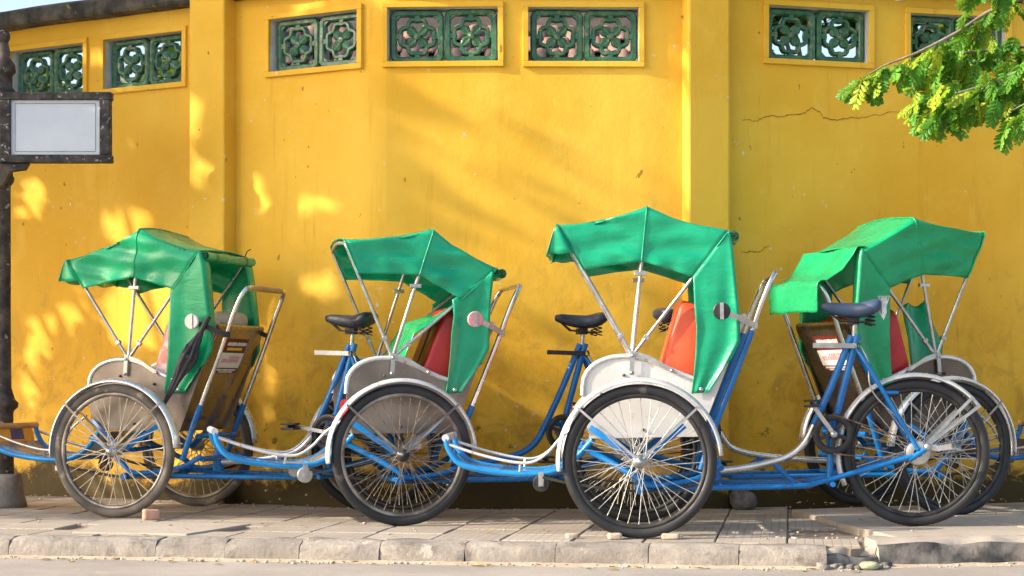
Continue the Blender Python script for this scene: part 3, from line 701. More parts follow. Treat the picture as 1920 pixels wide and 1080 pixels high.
    ft = b.build('footrest', M[P.get('foot', 'blue_light')], root)
    rows = []
    for (x, z) in ((-.82, .355), (-.78, .315), (-.70, .296), (-.58, .281), (-.44, .275), (-.36, .292), (-.28, .338), (-.21, .415)): rows.append([(x, -fw + .012, z), (x, fw - .012, z)])
    b = MB(); b.grid(rows, True); b.build('footplate', M[P['plate']], ft, solid=.004)
    b = MB(); b.tube([(-.85, -fw - .012, .438), (-.85, fw + .012, .438)], .0165, 10); b.build('crossbar', M[P['cross']], ft)
    for s in (-1, 1):
        b = MB(); b.tube(spline([(-.835, s * (fw + .004), .408), (-.70, s * (fw + .01), .362), (-.56, s * (fw + .015), .328), (-.47, s * (fw + .02), .325), (-.40, s * (fw + .03), .365), (-.33, s * (fw + .06), .44), (-.24, s * .30, .50)], 4), .0068, 7)
        b.tube([(-.52, s * (fw + .017), .325), (-.525, s * fw, .275)], .006, 6); b.build('rail', M['white'] if P['fender'] == 'white' else M['steel'], ft)
        b = MB(); b.lathe([(0, -.022), (.034, -.022), (.038, -.014), (.038, .014), (.034, .022), (0, .022)], 20, 'Y', (-.43, s * (fw + .012), .232), False); o = b.build('roller', M[P.get('roller', 'rust')], ft)
        b = MB(); b.box((-.43, s * (fw + .037), .250), (.024, .006, .062)); b.lathe([(0, -.008), (.010, -.008), (.010, .008), (0, .008)], 10, 'Y', (-.43, s * (fw + .04), .232), False); b.build('roller_bracket', M['steel'], o)
    if P.get('plate_no'):
        b = MB(); b.box((-.84, 0, .395), (.004, .36, .09), Matrix.Rotation(R(-12), 3, 'Y')); o = b.build('front_plate', M['plate_orange'], ft)
        b = MB(); b.box((-.8435, .02, .395), (.002, .12, .055), Matrix.Rotation(R(-12), 3, 'Y')); b.box((-.8365, .02, .395), (.002, .12, .055), Matrix.Rotation(R(-12), 3, 'Y')); b.build('sticker', M['plate_blue'], o)
    # passenger tub
    HB = .272; side = [(-.212, .425), (-.232, .52), (-.240, .615), (-.232, .69), (-.20, .738), (-.155, .765), (-.10, .780), (-.03, .782), (.03, .770), (.10, .742), (.17, .708), (.236, .682), (.29, .672), (.345, .75), (.425, .935), (.470, .935), (.27, .425)]
    b = MB(); bk = [(.225, .425), (.465, .945)]; d = Vector((bk[1][0] - bk[0][0], 0, bk[1][1] - bk[0][1])); L = d.length; rot = Matrix.Rotation(-math.atan2(d.z, d.x), 3, 'Y')
    b.box(((bk[0][0] + bk[1][0]) / 2 + .008, 0, (bk[0][1] + bk[1][1]) / 2), (L, HB * 2 - .02, .018), rot)
    tub = b.build('back_panel', M[P['back']], root, bevel=.004)
    for s in (-1, 1):
        b = MB(); b.prism(side, s * HB - .007, s * HB + .007); o = b.build('side_panel', M[P['body']], root, bevel=.002)
        b = MB(); b.tube(spline([(x, s * (HB + .006), z) for x, z in side[2:13]], 2), .0115, 8); b.build('armrest_trim', M[P['trim']], o)
        b = MB()
        for (x, z) in ((-.06, .70), (.13, .66), (.02, .46), (-.16, .62)): b.lathe([(0, -.012), (.006, -.011), (.007, 0), (.007, .004)], 8, 'Y', (x, s * (HB + .007) if s < 0 else s * (HB + .012), z))
        b.build('bolts', M['rust'], o)
    b = MB(); b.tube([(.468, -HB + .01, .948), (.468, HB - .01, .948)], .012, 8); b.build('back_top_rail', M[P['rail']], tub)
    b = MB(); b.box((.01, 0, .47), (.44, HB * 2 - .03, .02)); b.box((-.205, 0, .49), (.014, HB * 2 - .03, .13)); b.build('seat_box', M[P['body']], root, bevel=.003)
    b = MB(); b.superbox((0, 0, .535), (.44, .50, .115), .3, None, 24, 12); b.build('seat_cushion', M[P['cushion']], root)
    if P.get('double'):
        for k, yy in enumerate((-.115, .115)):
            b = MB(); b.superbox((.245, yy, .795), (.46, .24, .17), .30, Matrix.Rotation(R(-69), 3, 'Y'), 24, 14, .03, k); b.build('back_cushion', M[P['cushion']], root)
    else:
        b = MB(); b.superbox((.222, 0, .795), (.44, .50, .20), .22, Matrix.Rotation(R(-74), 3, 'Y'), 32, 16, .035, P['seed']); b.build('back_cushion', M[P['cushion']], root)
    # push bar
    pw = .25; pth = []
    for s in (-1, 1):
        leg = [(.335, s * pw, .47), (.42, s * pw, .68), (.50, s * pw, .88), (.545, s * pw, 1.0), (.582, s * (pw - .004), 1.085), (.602, s * (pw - .02), 1.122), (.612, s * (pw - .055), 1.137)]
        pth = leg if s == -1 else pth + [(.613, 0, 1.138)] + leg[::-1]
    b = MB()
    if P['bar'] == 'split':
        up_ = [p for p in pth if p[2] > .85]; b.tube(spline(up_, 4), .0125, 10); pb = b.build('push_bar', M['chrome'], root)
        for s in (-1, 1):
            c = MB(); c.tube([(.27, s * pw, .28), (.335, s * pw, .47), (.42, s * pw, .68), (.503, s * pw, .885)], .0145, 10); c.build('blue_leg', bl, pb)
    else:
        b.tube(spline(pth, 4), .0125, 10); pb = b.build('push_bar', M[P['bar']], root)
        for s in (-1, 1):
            c = MB(); c.tube([(.27, s * pw, .28), (.335, s * pw, .47), (.37, s * pw, .555)], .0155, 10); c.build('blue_leg', bl, pb)
    if P.get('grip'):
        c = MB(); c.tube([(.613, -.18, 1.138), (.613, .18, 1.138)], .0145, 10); c.build('grip', M['wood'], pb)
    # canopy: three bows fanned from a hinge, cloth stretched over them
    u0, z0, hw = -.02, .785, .285; tl = P.get('tilt', 0)
    A = [R(a + tl) for a in P.get('bows', (-28.8, 6.7, 38.9))]; RR = P.get('radii', (.654, .645, .68))
    def bp(i, v, r): return V(u0 + r * math.sin(A[i]), v, z0 + r * math.cos(A[i]))
    NS, NA, NTp = 16, 6, 14; cr_ = .024
    def prof(Rm, rl):
        o = [(-hw, lerp(rl, Rm - cr_, k / NS)) for k in range(NS)]
        o += [(-hw + cr_ * (1 - math.cos(R(90 * k / NA))), Rm - cr_ + cr_ * math.sin(R(90 * k / NA))) for k in range(NA)]
        h = hw - cr_; o += [(lerp(-h, h, k / NTp), Rm + .018 * math.sin(math.pi * k / NTp)) for k in range(NTp + 1)]
        return o + [(-v, r) for v, r in reversed(o[:NS + NA])]
    for i in range(3):
        b = MB(); pr = [p for p in prof(RR[i] - .016, .0)]; b.bar([bp(i, v * .985, r) for v, r in pr], .020, .007, None if False else (0, 0, 1), 0) if False else b.tube([bp(i, v * .95, r) for v, r in pr], .0088, 6)
        bo = b.build('canopy_bow', M[P.get('bow', 'steel')], root)
        for s in (-1, 1):
            b = MB(); c = bp(i, s * hw * .95, .36 if i == 1 else .10); b.box(c, (.055 if i == 1 else .026, .022, .018), Matrix.Rotation(A[i] if i != 1 else 0, 3, 'Y'))
            b.build('clamp', M['steel'], bo, bevel=.002)
    b = MB(); NT_ = 14
    rows = []; sd = P['seed'] * 7.3
    fold = P.get('fold', 1.5)
    for i in range(2 * NT_ + 1):
        tt = i / (2 * NT_); seg = 0 if i < NT_ else 1; fr_ = i / NT_ - seg
        if i == 2 * NT_: seg, fr_ = 1, 1.0
        rl = .430 - .018 * math.sin(math.pi * tt) + .003 * noise.noise(V(tt * 9, sd, 0))
        p0, p1 = prof(RR[seg] + .006, rl), prof(RR[seg + 1] + .006, rl); row = []
        for k in range(len(p0)):
            a, c = bp(seg, *p0[k]), bp(seg + 1, *p1[k]); p = a.lerp(c, fr_); v = p0[k][0]; env = math.sin(math.pi * fr_)
            hfac = min(1, max(0, (p0[k][1] - rl) / (.64 - rl)))
            nn = noise.noise(V(tt * 3.2 + sd, v * 3, p.z * 10)) + .5 * noise.noise(V(tt * 8 + sd, v * 6, p.z * 22))
            fo = math.sin(p.z * 62 + 4 * noise.noise(V(tt * 2.4, sd, v)) + tt * 5) * (.35 + .65 * env)
            if abs(v) >= hw - .001:
                s = 1 if v > 0 else -1; dsp = fold * (.0035 * nn + .0034 * fo + .0120 * noise.noise(V(tt * 1.7 + sd, s * 3, p.z * 17 + tt * 4)) * (.4 + .6 * env)) + .005 - .010 * env * math.sin(math.pi * hfac); low = 1 - hfac
                dsp += fold * .003 * low ** 3 * math.sin(tt * 26 + sd)
                p.y += s * dsp; p.z += .006 * env * (1 - hfac)
            else:
                p.z += -.016 * env + fold * .004 * nn
            row.append(p)
        rows.append(row)
    b.grid(rows, True); cl = b.build('canopy_cloth', M[P['green']], root, solid=.003)
    for i in (0, NT_, 2 * NT_):
        b = MB(); b.tube([p + V(0, math.copysign(.002, p.y), .001) for p in rows[i]], .0035, 5); b.build('seam', M[P['green']], cl)
    # side curtains behind the rear bow
    for s in (-1, 1):
        jt, tp = bp(2, s * hw, .43), bp(2, s * hw, RR[2] + .004); g = P.get('curt', 1) if s == n else P.get('curt_far', 1)
        cf = P.get('cfront', .255); left = [(min(jt.x, cf + .01), jt.z), (lerp(jt.x, cf, .7), .99), (cf + .005, .90), (cf, .80), (cf - .010, .70), (cf - .022, .614 + (1 - g) * .25)]
        right = [(tp.x, tp.z), (lerp(tp.x, .43, .4), lerp(tp.z, 1.20, .5)), (lerp(tp.x, .438, .8), 1.06), (.442, .93), (.438, .84), (.375, .72), (.305, .618 + (1 - g) * .25)]
        b = MB(); rows = []
        for i in range(31):
            f = i / 30; L_, R_ = interp(left, f), interp(right, f); row = []
            for k in range(21):
                t = k / 20; x, z = lerp(L_[0], R_[0], t), lerp(L_[1], R_[1], t)
                e = min(1, f * 3); fo = .006 * math.sin(t * 9 + sd + 1.6 * f) * e * (.4 + .6 * f) + .006 * noise.noise(V(t * 3 + sd, f * 3, s)) * e - .014 * e * math.sin(math.pi * t)
                row.append((x, s * (hw + .006 + fo + .010 * e), z))
            wr = P.get('wrap', .07) * max(0, 1 - f * 1.25) ** .6
            for k in range(1, 5): row.append((x + .008 * math.sin(k * .7) * (wr > 0), s * (hw + .012 - wr * k / 4), z - .004 * k * (wr > 0)))
            rows.append(row)
        b.grid(rows, True); b.build('side_curtain', M[P['green']], cl, solid=.003)
        if s == n:
            c = MB(); c.lathe([(0, -.004), (.009, -.003), (.009, .003), (0, .004)], 10, 'Y', (.275, s * (hw + .022), .632)); c.build('curtain_stud', M['steel'], cl)
    tp = bp(2, 0, RR[2] + .004)
    if P['rear'] == 'roll':
        b = MB(); rows = []
        for i in range(25):
            y = lerp(-hw + .01, hw - .01, i / 24); rr_ = .023 + .002 * noise.noise(V(y * 9, sd, 0)); rows.append([(tp.x + .022 + rr_ * math.cos(k * math.pi / 6), y, tp.z - .022 - .006 * math.sin(math.pi * i / 24) + rr_ * math.sin(k * math.pi / 6)) for k in range(12)])
        b.grid(rows, True, cv=True); o = b.build('rolled_curtain', M[P['green']], cl)
        for y in (-hw + .01, hw - .01):
            b = MB(); pts = [(tp.x + .022 + .0028 * k * .55 * math.cos(k * .8), y * 1.015, tp.z - .022 + .0028 * k * .55 * math.sin(k * .8)) for k in range(13)]; b.tube(pts, .003, 5); b.build('roll_end', M['black'], o)
        for y in (-.17, .17):
            b = MB(); b.lathe([(.0255, -.004), (.0265, 0), (.0255, .004)], 14, 'Y', (tp.x + .022, y, tp.z - .026)); b.build('tie', M['black'], o)
        b = MB(); b.tube([(tp.x + .03, .17, tp.z), (tp.x + .04, .18, tp.z + .03), (tp.x + .055, .19, tp.z + .04)], .003, 5)
        b.build('cord_end', M['black'], o)
    else:
        b = MB(); rows = []; q = V(tp.x, 0, tp.z)
        line = [(tp.x - .02, tp.z + .016), (tp.x + .02, tp.z + .012), (tp.x + .045, tp.z - .03), (lerp(tp.x, .61, .5), lerp(tp.z, 1.155, .62) - .008), (.585, 1.158), (.617, 1.157), (.632, 1.135), (.634, 1.08), (.630, 1.00)]
        for i in range(41):
            f = i / 40; x, z = interp(line, f); row = []
            for k in range(25):
                t = k / 24; y = lerp(-hw * (1 - .12 * f) + .0, hw * (1 - .12 * f), t); wv = .010 * noise.noise(V(t * 5, f * 4, sd)) - .014 * math.sin(math.pi * min(1, f * 1.7)) * math.sin(math.pi * t) * (f < .58)
                row.append((x + wv * .4, y, z + wv))
            rows.append(row)
        b.grid(rows, True); b.build('back_flap', M[P['green']], cl, solid=.003)
    if P.get('valance'):
        b = MB(); R0 = RR[0] + .008; H_ = P['valance']; rows = []; tpf = bp(0, 0, R0)
        for k in range(25):
            v = lerp(-hw - .012, hw + .012, k / 24); row = []
            for j in range(7):
                f = j / 6; row.append(V(tpf.x - .045 * f ** .8 + .006 * math.sin(k * .8 + sd) * f, v * (1 + .01 * f), tpf.z + .018 * math.sin(math.pi * k / 24) * (1 - f) - H_ * f + .008 * math.sin(k * .55 + sd) * f))
            rows.append(row)
        b.grid(rows, True)
        for s in (-1, 1):
            rows = []
            for j in range(7):
                f = j / 6; r = R0 - H_ * f / math.cos(A[0]); q = bp(0, s * (hw + .012), r); fx = tpf.x - .045 * f ** .8; rows.append([V(lerp(q.x, fx, t / 5), s * (hw + .012 + .008 * math.sin(t * 1.1) * f), q.z + .004 * math.sin(t * 2 + j)) for t in range(6)])
            b.grid(rows, True)
        b.build('front_valance', M[P['green']], cl, solid=.003)
    # hinge plates on the armrest
    for s in (-1, 1):
        y = s * (HB + .024); b = MB(); b.bar([(-.025, y, .70), (-.018, y, .80)], .020, .006, (0, 1, 0)); b.bar([(-.03, y - s * .004, .800), (.05, y - s * .004, .775), (.155, y - s * .004, .712)], .018, .006, (0, 1, 0))
        for (x, z) in ((-.02, .785), (-.025, .71), (.15, .716)): b.lathe([(0, -.009), (.008, -.008), (.008, .008), (0, .009)], 10, 'Y', (x, y, z))
        b.build('hinge_plate', M['steel'], root)
    # disc knob on an arm from the push bar
    if P.get('knob'):
        km, am = P['knob']; y = n * (hw + .055); b = MB(); b.lathe([(0, -.010), (.034, -.010), (.038, -.006), (.038, .006), (.034, .010), (0, .010)], 22, 'Y', (.368, y, .968), False); kn = b.build('disc_knob', M[km], root)
        b = MB(); b.bar([(.375, y - n * .012, .965), (.44, y - n * .022, .940), (.515, n * (pw + .018), .905)], .024, .007, (0, 1, 0)); b.lathe([(.018, -.014), (.018, .014)], 12, 'Z', (.512, n * pw, .905)); b.build('knob_arm', M[am], kn)
        b = MB(); b.bar([(.368, y + n * .014, .932), (.368, y + n * .014, 1.004)], .016, .004, (0, 1, 0)); b.build('knob_clip', M['steel'], kn)
        if P.get('knob2'):
            yy = -n; c = MB(); c.bar([(.512, yy * pw, .905), (.45, yy * (pw + .02), .93), (.40, yy * (hw + .03), .95)], .024, .007, (0, 1, 0)); c.build('knob_arm', M[am], kn)
    # advertising sticker on the back panel
    if P.get('sticker'):
        rotb = Matrix.Rotation(-math.atan2(d.z, d.x), 3, 'Y'); nrm = rotb @ V(0, 0, -1); nrm = nrm if nrm.x > 0 else -nrm; ax = d.normalized(); base = V(bk[0][0] + .008, 0, bk[0][1])
        def plate(f0, f1, ya, yb, off, mt, nm, par):
            b = MB(); c = base + ax * (L * (f0 + f1) / 2) + nrm * (.009 + off) + V(0, (ya + yb) / 2, 0); b.box(c, (L * (f1 - f0), yb - ya, .001), rotb); return b.build(nm, M[mt], par)
        sgn = 1; st = plate(.565, .90, -.13, .13, .0012, 'maroon', 'advert_sticker', root)
        plate(.62, .765, -.13, .13, .0024, 'print_white', 'white_band', st); plate(.79, .815, -.085, .085, .0024, 'print_yellow', 'yellow_band', st)
        b = MB()
        def glyphs(fc, h, n_, ya, yb, mt, off):
            b = MB(); r_ = random.Random(n_ + P['seed'])
            for k in range(n_):
                y = lerp(ya, yb, (k + .5) / n_); c = base + ax * (L * fc) + nrm * (.009 + off) + V(0, y, 0); b.box(c, (h * r_.uniform(.7, 1), (yb - ya) / n_ * r_.uniform(.55, .9), .001), rotb)
            return b.build('lettering', M[mt], st)
        glyphs(.85, .022, 13, -.10, .12, 'print_white', .0024); glyphs(.69, .026, 8, -.10, .10, 'print_pink', .0036); glyphs(.725, .016, 6, -.03, .11, 'print_pink', .0036)
        glyphs(.60, .010, 16, -.11, .11, 'print_white', .0024); glyphs(.58, .008, 10, -.08, .08, 'print_white', .0024)
    return root

AX = {}
def place(key, loc, psi_deg, near, **kw):
    P = dict(loc=(loc[0], loc[1], kw.pop('z', 0)), rz=R(psi_deg), near=near, **kw); AX[key] = cyclo(P); return AX[key]
place('A', (-1.83, 9.61), -17, -1, seed=1, du=.10, label='green canopied cyclo with a dark folded umbrella and advert on its brass back', body='dull_panel', back='stainless', trim='alu', rail='stainless', fender='alu', tyre='rubber_dusty', spoke='spoke_old', rim='rim', hub='hub', cfront=.215, wrap=.10,
      curve='alu', saddle='leather', crank=R(170), plate='steel', cross='wood', cushion='pink', bar='chrome', grip=True, green='green1', rear='roll', valance=.11, knob=('panel_white', 'black'), knob2=True, sticker=True, plate_no=True, fold=2.0, bows=(-34, 5.5, 37), radii=(.60, .645, .665))
place('B', (-.605, 9.10), 12, -1, seed=2, label='green canopied cyclo with red double cushions and rusty front wheel spokes', body='dull_panel', back='dull_panel', trim='white', rail='steel', fender='white', tyre='rubber', spoke='spoke_rust', rim='rim', hub='hub_black',
      curve='blue', saddle='leather', crank=R(230), plate='steel', cross='white', cushion='red', double=True, bar='chrome', green='green2', rear='roll', lever='black', knob=('print_pink', 'steel'), bows=(-22.5, 18, 50), radii=(.60, .635, .66), roller='steel', curt_far=.5)
place('C', (.575, 8.40), -3, -1, seed=3, z=0, pitch=-R(1.1), label='white panelled cyclo with orange seat cushion on blue push bar legs', body='panel_white', back='panel_white', trim='white', rail='white', fender='white', tyre='rubber', spoke='spoke', hub='hub', rim='rim_black',
      curve='chrome', saddle='saddle_blue', crank=R(125), plate='blue_light', cross='white', cushion='orange', bar='split', green='green2', rear='roll', valance=.13, knob=('black', 'steel'), roller='black')
place('D', (2.0, 9.50), 199, 1, seed=4, du=.27, z=.012, label='cyclo facing opposite to the other three with its back flap draped over the push bar', body='dark_panel', back='dark_panel', trim='alu', rail='stainless', fender='alu', tyre='rubber', spoke='spoke', hub='hub', rim='rim_black', blue='blue',
      curve='chrome', saddle='leather', crank=R(250), plate='dull_panel', cross='wood', foot='blue', cushion='red', bar='chrome', green='green3', rear='flap', sticker=True, bows=(-24, 11, 39), radii=(.68, .69, .67))
bpy.context.view_layer.update()

# ------------------------------------------------------------------ loose things on and around the cyclos
def local(key, p): return AX[key].matrix_world @ Vector(p)
# folded umbrella hanging on the near side of the first cyclo
def umbrella():
    top, bot = local('A', (.452, -.335, .985)), local('A', (.222, -.372, .545)); ax = (bot - top); L = ax.length; q = ax.to_track_quat('Z', 'Y')
    root = tag(empty('folded_umbrella', top), 'dark folded umbrella hanging against the green curtain and umbrella strap', 'umbrella'); root.rotation_mode = 'QUATERNION'; root.rotation_quaternion = q
    root['label'] = 'dark folded umbrella hanging tip down beside the green side curtain'
    b = MB(); b.tube([(0, 0, -.01), (0, 0, .09)], .014, 10); b.build('handle', M['black'], root)
    b = MB(); rows = []
    for i in range(26):
        f = i / 25; r = interp([(.014,), (.024,), (.034,), (.046,), (.040,), (.030,), (.022,), (.018,), (.012,), (.008,)], f)[0]; row = []
        for k in range(40):
            a = 2 * math.pi * k / 40; pl = abs(math.sin(a * 4 + f * 2.2)); rr = r * .82 * (.72 + .5 * pl) * (1 + .25 * noise.noise(V(math.cos(a) * 2, math.sin(a) * 2, f * 6))); row.append((rr * math.cos(a), rr * math.sin(a), .08 + f * (L - .08) - (.02 * pl if f < .35 and f > .2 else 0)))
        rows.append(row)
    b.grid(rows, True, cv=True); c = b.build('cloth', M['umbrella'], root)
    b = MB(); b.lathe([(.034, .20), (.040, .205), (.040, .222), (.034, .227)], 16, 'Z'); b.build('strap', M['black'], root)
umbrella()
p = local('A', (.36, .10, .985)); b = MB(); b.superbox((0, 0, 0), (.13, .24, .10), .7, Matrix.Rotation(R(-20), 3, 'Z'), 24, 14, .25, 3)
tag(b.build('cloth_bundle', M['beige'], loc=p), 'beige cloth bundle lying on the seat behind the advertised brass panel', 'bundle')
# slack green sheets inside two cyclos
def sheet(name, key, pts_l, pts_r, green, label):
    b = MB(); rows = []
    for i in range(21):
        f = i / 20; a, c = Vector(interp(pts_l, f)), Vector(interp(pts_r, f)); row = []
        for k in range(15):
            t = k / 14; p = a.lerp(c, t); p += V(0, .02 * noise.noise(V(t * 3, f * 3, 5)) + .012 * math.sin(t * 9 + f * 3), .015 * math.sin(t * 7)); row.append(p)
        rows.append(row)
    b.grid([[local(key, p) - local(key, (0, 0, 0)) for p in r] for r in rows], True); o = b.build(name, M[green], solid=.003, loc=local(key, (0, 0, 0))); tag(o, label, 'sheet')
sheet('green_sheet', 'B', [(.30, -.27, 1.05), (.20, -.27, .97), (.09, -.26, .90), (.05, -.25, .80), (.03, -.20, .60)], [(.36, .10, 1.02), (.24, .14, 1.0), (.10, .18, .95), (.04, .2, .86), (-.04, .2, .60)], 'green3', 'bright green plastic sheet draped over the red double cushions')
sheet('green_sheet', 'D', [(.04, .04, 1.04), (.03, .06, .93), (.02, .08, .80), (.0, .08, .61)], [(-.13, -.02, 1.07), (-.16, .02, .95), (-.20, .06, .85), (-.16, .08, .62)], 'green1', 'green plastic sheet heaped on the seat of the cyclo with the draped flap')
# buckled strap on the rear of the navy saddle
p = local('C', (1.10, -.03, .985)); root = tag(empty('buckle_strap', p), 'steel buckle strap hanging on the rear edge of the navy saddle', 'strap')
b = MB(); b.bar([(-.02, -.02, .045), (.028, -.02, .045), (.012, -.02, .0), (-.006, -.02, .0)], .006, .006, (0, 1, 0), closed=True); b.box((.004, -.018, .022), (.028, .004, .04)); b.build('buckle', M['steel'], root)
b = MB(); b.bar([(.004, -.02, .0), (.006, -.022, -.025), (.0, -.02, -.05), (-.006, -.012, -.03), (-.008, .005, -.005)], .020, .004, (0, 1, 0)); b.build('webbing', M['panel_white'], root)
# brick bit, chocks, stones, bag
def lump(name, c, d, mat, label, cat, seed, e=.4, rz=0, group=None):
    b = MB(); b.superbox((0, 0, 0), d, e, Matrix.Rotation(rz, 3, 'Z'), 14, 9, .22, seed); return tag(b.build(name, M[mat], loc=c), label, cat, group)
lump('broken_brick', (-1.745, 9.02, .028), (.085, .06, .055), 'brick', 'broken pinkish brick chocked behind the dusty front wheel', 'brick', 1, .25, .3)
lump('stone_chip', (.255, 7.98, .009), (.055, .04, .022), 'stone', 'flat pale stone chip lying on the tiles away from the wheel', 'stone', 2, .3, .2)
lump('wheel_chock', (.435, 7.92, .013), (.055, .05, .026), 'stone', 'pale chock stone at the front of the white fendered wheel', 'stone', 3, .3, .1)
lump('wheel_chock', (.680, 7.93, .012), (.075, .04, .024), 'stone', 'long pale chock stone behind the white fendered wheel', 'stone', 4, .3, -.2)
lump('kerb_rock', (1.43, 7.46, ROAD_Z + .016), (.085, .06, .034), 'green_stone', 'rounded greenish stone in the gutter below the broken kerb', 'stone', 5, .8)
lump('grey_lump', (1.22, 9.80, .05), (.14, .10, .11), 'kerb_dark', 'rounded grey lump standing in for a bag at the foot of the pilaster', 'stone', 6, .7)  # stone-coloured lump stands in for the bag by the wall

# ------------------------------------------------------------------ trees
def frond_mesh(mat, L, pairs, seed, name):
    r = random.Random(seed); b = MB(); path = [(L * t, 0, -.25 * L * t * t) for t in (0, .25, .5, .75, 1)]
    b.tube(path, .0016, 4, caps=False)
    for k in range(pairs):
        t = (k + .7) / pairs; x, z = L * t, -.25 * L * t * t; env = .55 + .45 * math.sin(math.pi * min(1, t * .85 + .12)); l = L * .40 * env
        for s in (-1, 1):
            a = R(62 - 22 * t + r.uniform(-9, 9)); dx, dy = math.cos(a), s * math.sin(a); dz = r.uniform(-.5, -.05)
            D = V(dx, dy, dz).normalized(); S = V(-dy, dx, 0).normalized() * (L * .075); U = V(0, 0, .008)
            p = V(x, 0, z); q = [p, p + D * l * .35 + S - U, p + D * l * .75 + S * .9 - U, p + D * l, p + D * l * .75 - S * .9 - U, p + D * l * .35 - S - U, p + D * l * .5 + U * .4]
            b.add(q, [(0, 1, 6), (1, 2, 6), (2, 3, 6), (3, 4, 6), (4, 5, 6), (5, 0, 6)], True)
    return b.mesh(name, mat)
FR = [frond_mesh(M['leaf'], .125, 7, k, 'leaf') for k in range(4)]; FY = [frond_mesh(M['leaf_yellow'], .12, 6, 9 + k, 'leaf') for k in range(3)]
tree = tag(empty('feathery_tree', (3.9, 8.3, ROAD_Z if False else 0)), 'tree with feathery yellow green leaves hanging in front of the cracked wall', 'tree'); TO = Vector((3.9, 8.3, 0))
b = MB(); b.tube(spline([(0, 0, -.05), (.03, .02, .8), (-.05, 0, 1.7), (-.15, -.02, 2.5), (-.1, 0, 3.6), (.1, .1, 4.6)], 5), lambda t: lerp(.11, .04, t), 10); b.build('trunk', M['bark'], tree)
rnd = random.Random(21)
limbs = [  # world coordinates: limb paths ending in twigs inside the picture
    [(3.80, 8.28, 1.8), (3.2, 8.3, 2.35), (2.6, 8.25, 2.44), (2.17, 8.2, 2.33), (1.95, 8.15, 2.20), (1.76, 8.1, 2.10), (1.63, 8.1, 2.05), (1.54, 8.1, 2.00)],
    [(3.80, 8.28, 1.7), (3.1, 8.35, 2.15), (2.55, 8.4, 2.20), (2.2, 8.4, 2.17), (1.98, 8.35, 2.14), (1.82, 8.3, 2.12)],
    [(3.80, 8.28, 1.6), (3.1, 8.2, 2.10), (2.5, 8.1, 2.10), (2.25, 8.05, 2.03), (2.05, 8.0, 1.95), (1.88, 8.0, 1.90), (1.77, 8.0, 1.86)],
    [(3.80, 8.28, 1.6), (3.1, 8.05, 2.0), (2.6, 7.95, 1.98), (2.35, 7.9, 1.93), (2.12, 7.9, 1.82)],
    [(3.75, 8.28, 2.5), (3.2, 8.1, 2.7), (2.6, 8.0, 2.62), (2.25, 7.95, 2.48), (2.05, 7.95, 2.38)],
    [(3.80, 8.28, 1.7), (3.2, 8.4, 2.1), (2.7, 8.5, 2.06), (2.35, 8.5, 2.02), (2.12, 8.45, 2.02), (1.92, 8.4, 1.99)],
]
LEAVES = []
def add_leaf(p, dirv, droop, ys):
    m = rnd.choice(FY if rnd.random() < ys else FR); yaw = math.atan2(dirv.y, dirv.x); rot = (rnd.uniform(-.9, .9), droop, yaw); LEAVES.append((m, p - TO, rot, rnd.uniform(.6, 1.05)))
for li, Pth in enumerate(limbs):
    sp = [p - TO for p in spline(Pth, 6)]; b = MB(); b.tube(sp, lambda t: lerp(.022, .0032, t ** .6), 6); b.build('branch', M['bark'], tree)
    n = len(sp)
    for i in range(n):
        w = sp[i] + TO
        if w.x > 2.62 or w.x < 1.4: continue
        dens = 3 if li == 0 else 6
        if li == 0 and 1.68 < w.x < 2.0: dens = 1 if rnd.random() < .6 else 0
        if i == n - 1: dens = 6 if li else 7
        for k in range(dens):
            a = R(rnd.uniform(95, 265)) if rnd.random() < .75 else R(rnd.uniform(0, 360)); dv = V(math.cos(a), math.sin(a) * .9, 0)
            off = V(rnd.uniform(-.06, .06), rnd.uniform(-.12, .12), rnd.uniform(-.08, .05)) if li else V(rnd.uniform(-.02, .02), rnd.uniform(-.03, .03), -.01)
            add_leaf(w + off, dv, R(rnd.uniform(15, 75)), .35 if w.x < 1.95 else .2)
LEAVES.sort(key=lambda q: -q[3])
for m, p, rot, k in LEAVES[:290]: inst('leaf', m, tree, p, rot, (k, k, k))
b = MB()                                   # the smaller sprays beyond the first 290 are one joined part
from mathutils import Euler
for m, p, rot, k in LEAVES[290:]:
    mw = Matrix.Translation(p) @ Euler(rot).to_matrix().to_4x4() @ Matrix.Diagonal((k, k, k, 1))
    b.add([mw @ v.co for v in m.vertices], [tuple(f.vertices) for f in m.polygons], True, 1 if m in FY else 0)
o = b.build('small_sprays', [M['leaf'], M['leaf_yellow']], tree); o['kind'] = 'stuff'
b = MB(); rr = random.Random(4)
for k in range(1500):
    c = V(3.9 + rr.gauss(.3, .7), 8.4 + rr.gauss(0, .8), 3.7 + rr.gauss(0, .55)); a = V(rr.gauss(0, 1), rr.gauss(0, 1), rr.gauss(0, .5)).normalized(); u_ = a.orthogonal().normalized(); l = rr.uniform(.05, .09); w = l * .5
    c = c - TO; b.add([c - a * l, c + u_ * w, c + a * l, c - u_ * w], [(0, 1, 2, 3)])
o = b.build('crown', M['leaf'], tree); o['kind'] = 'stuff'
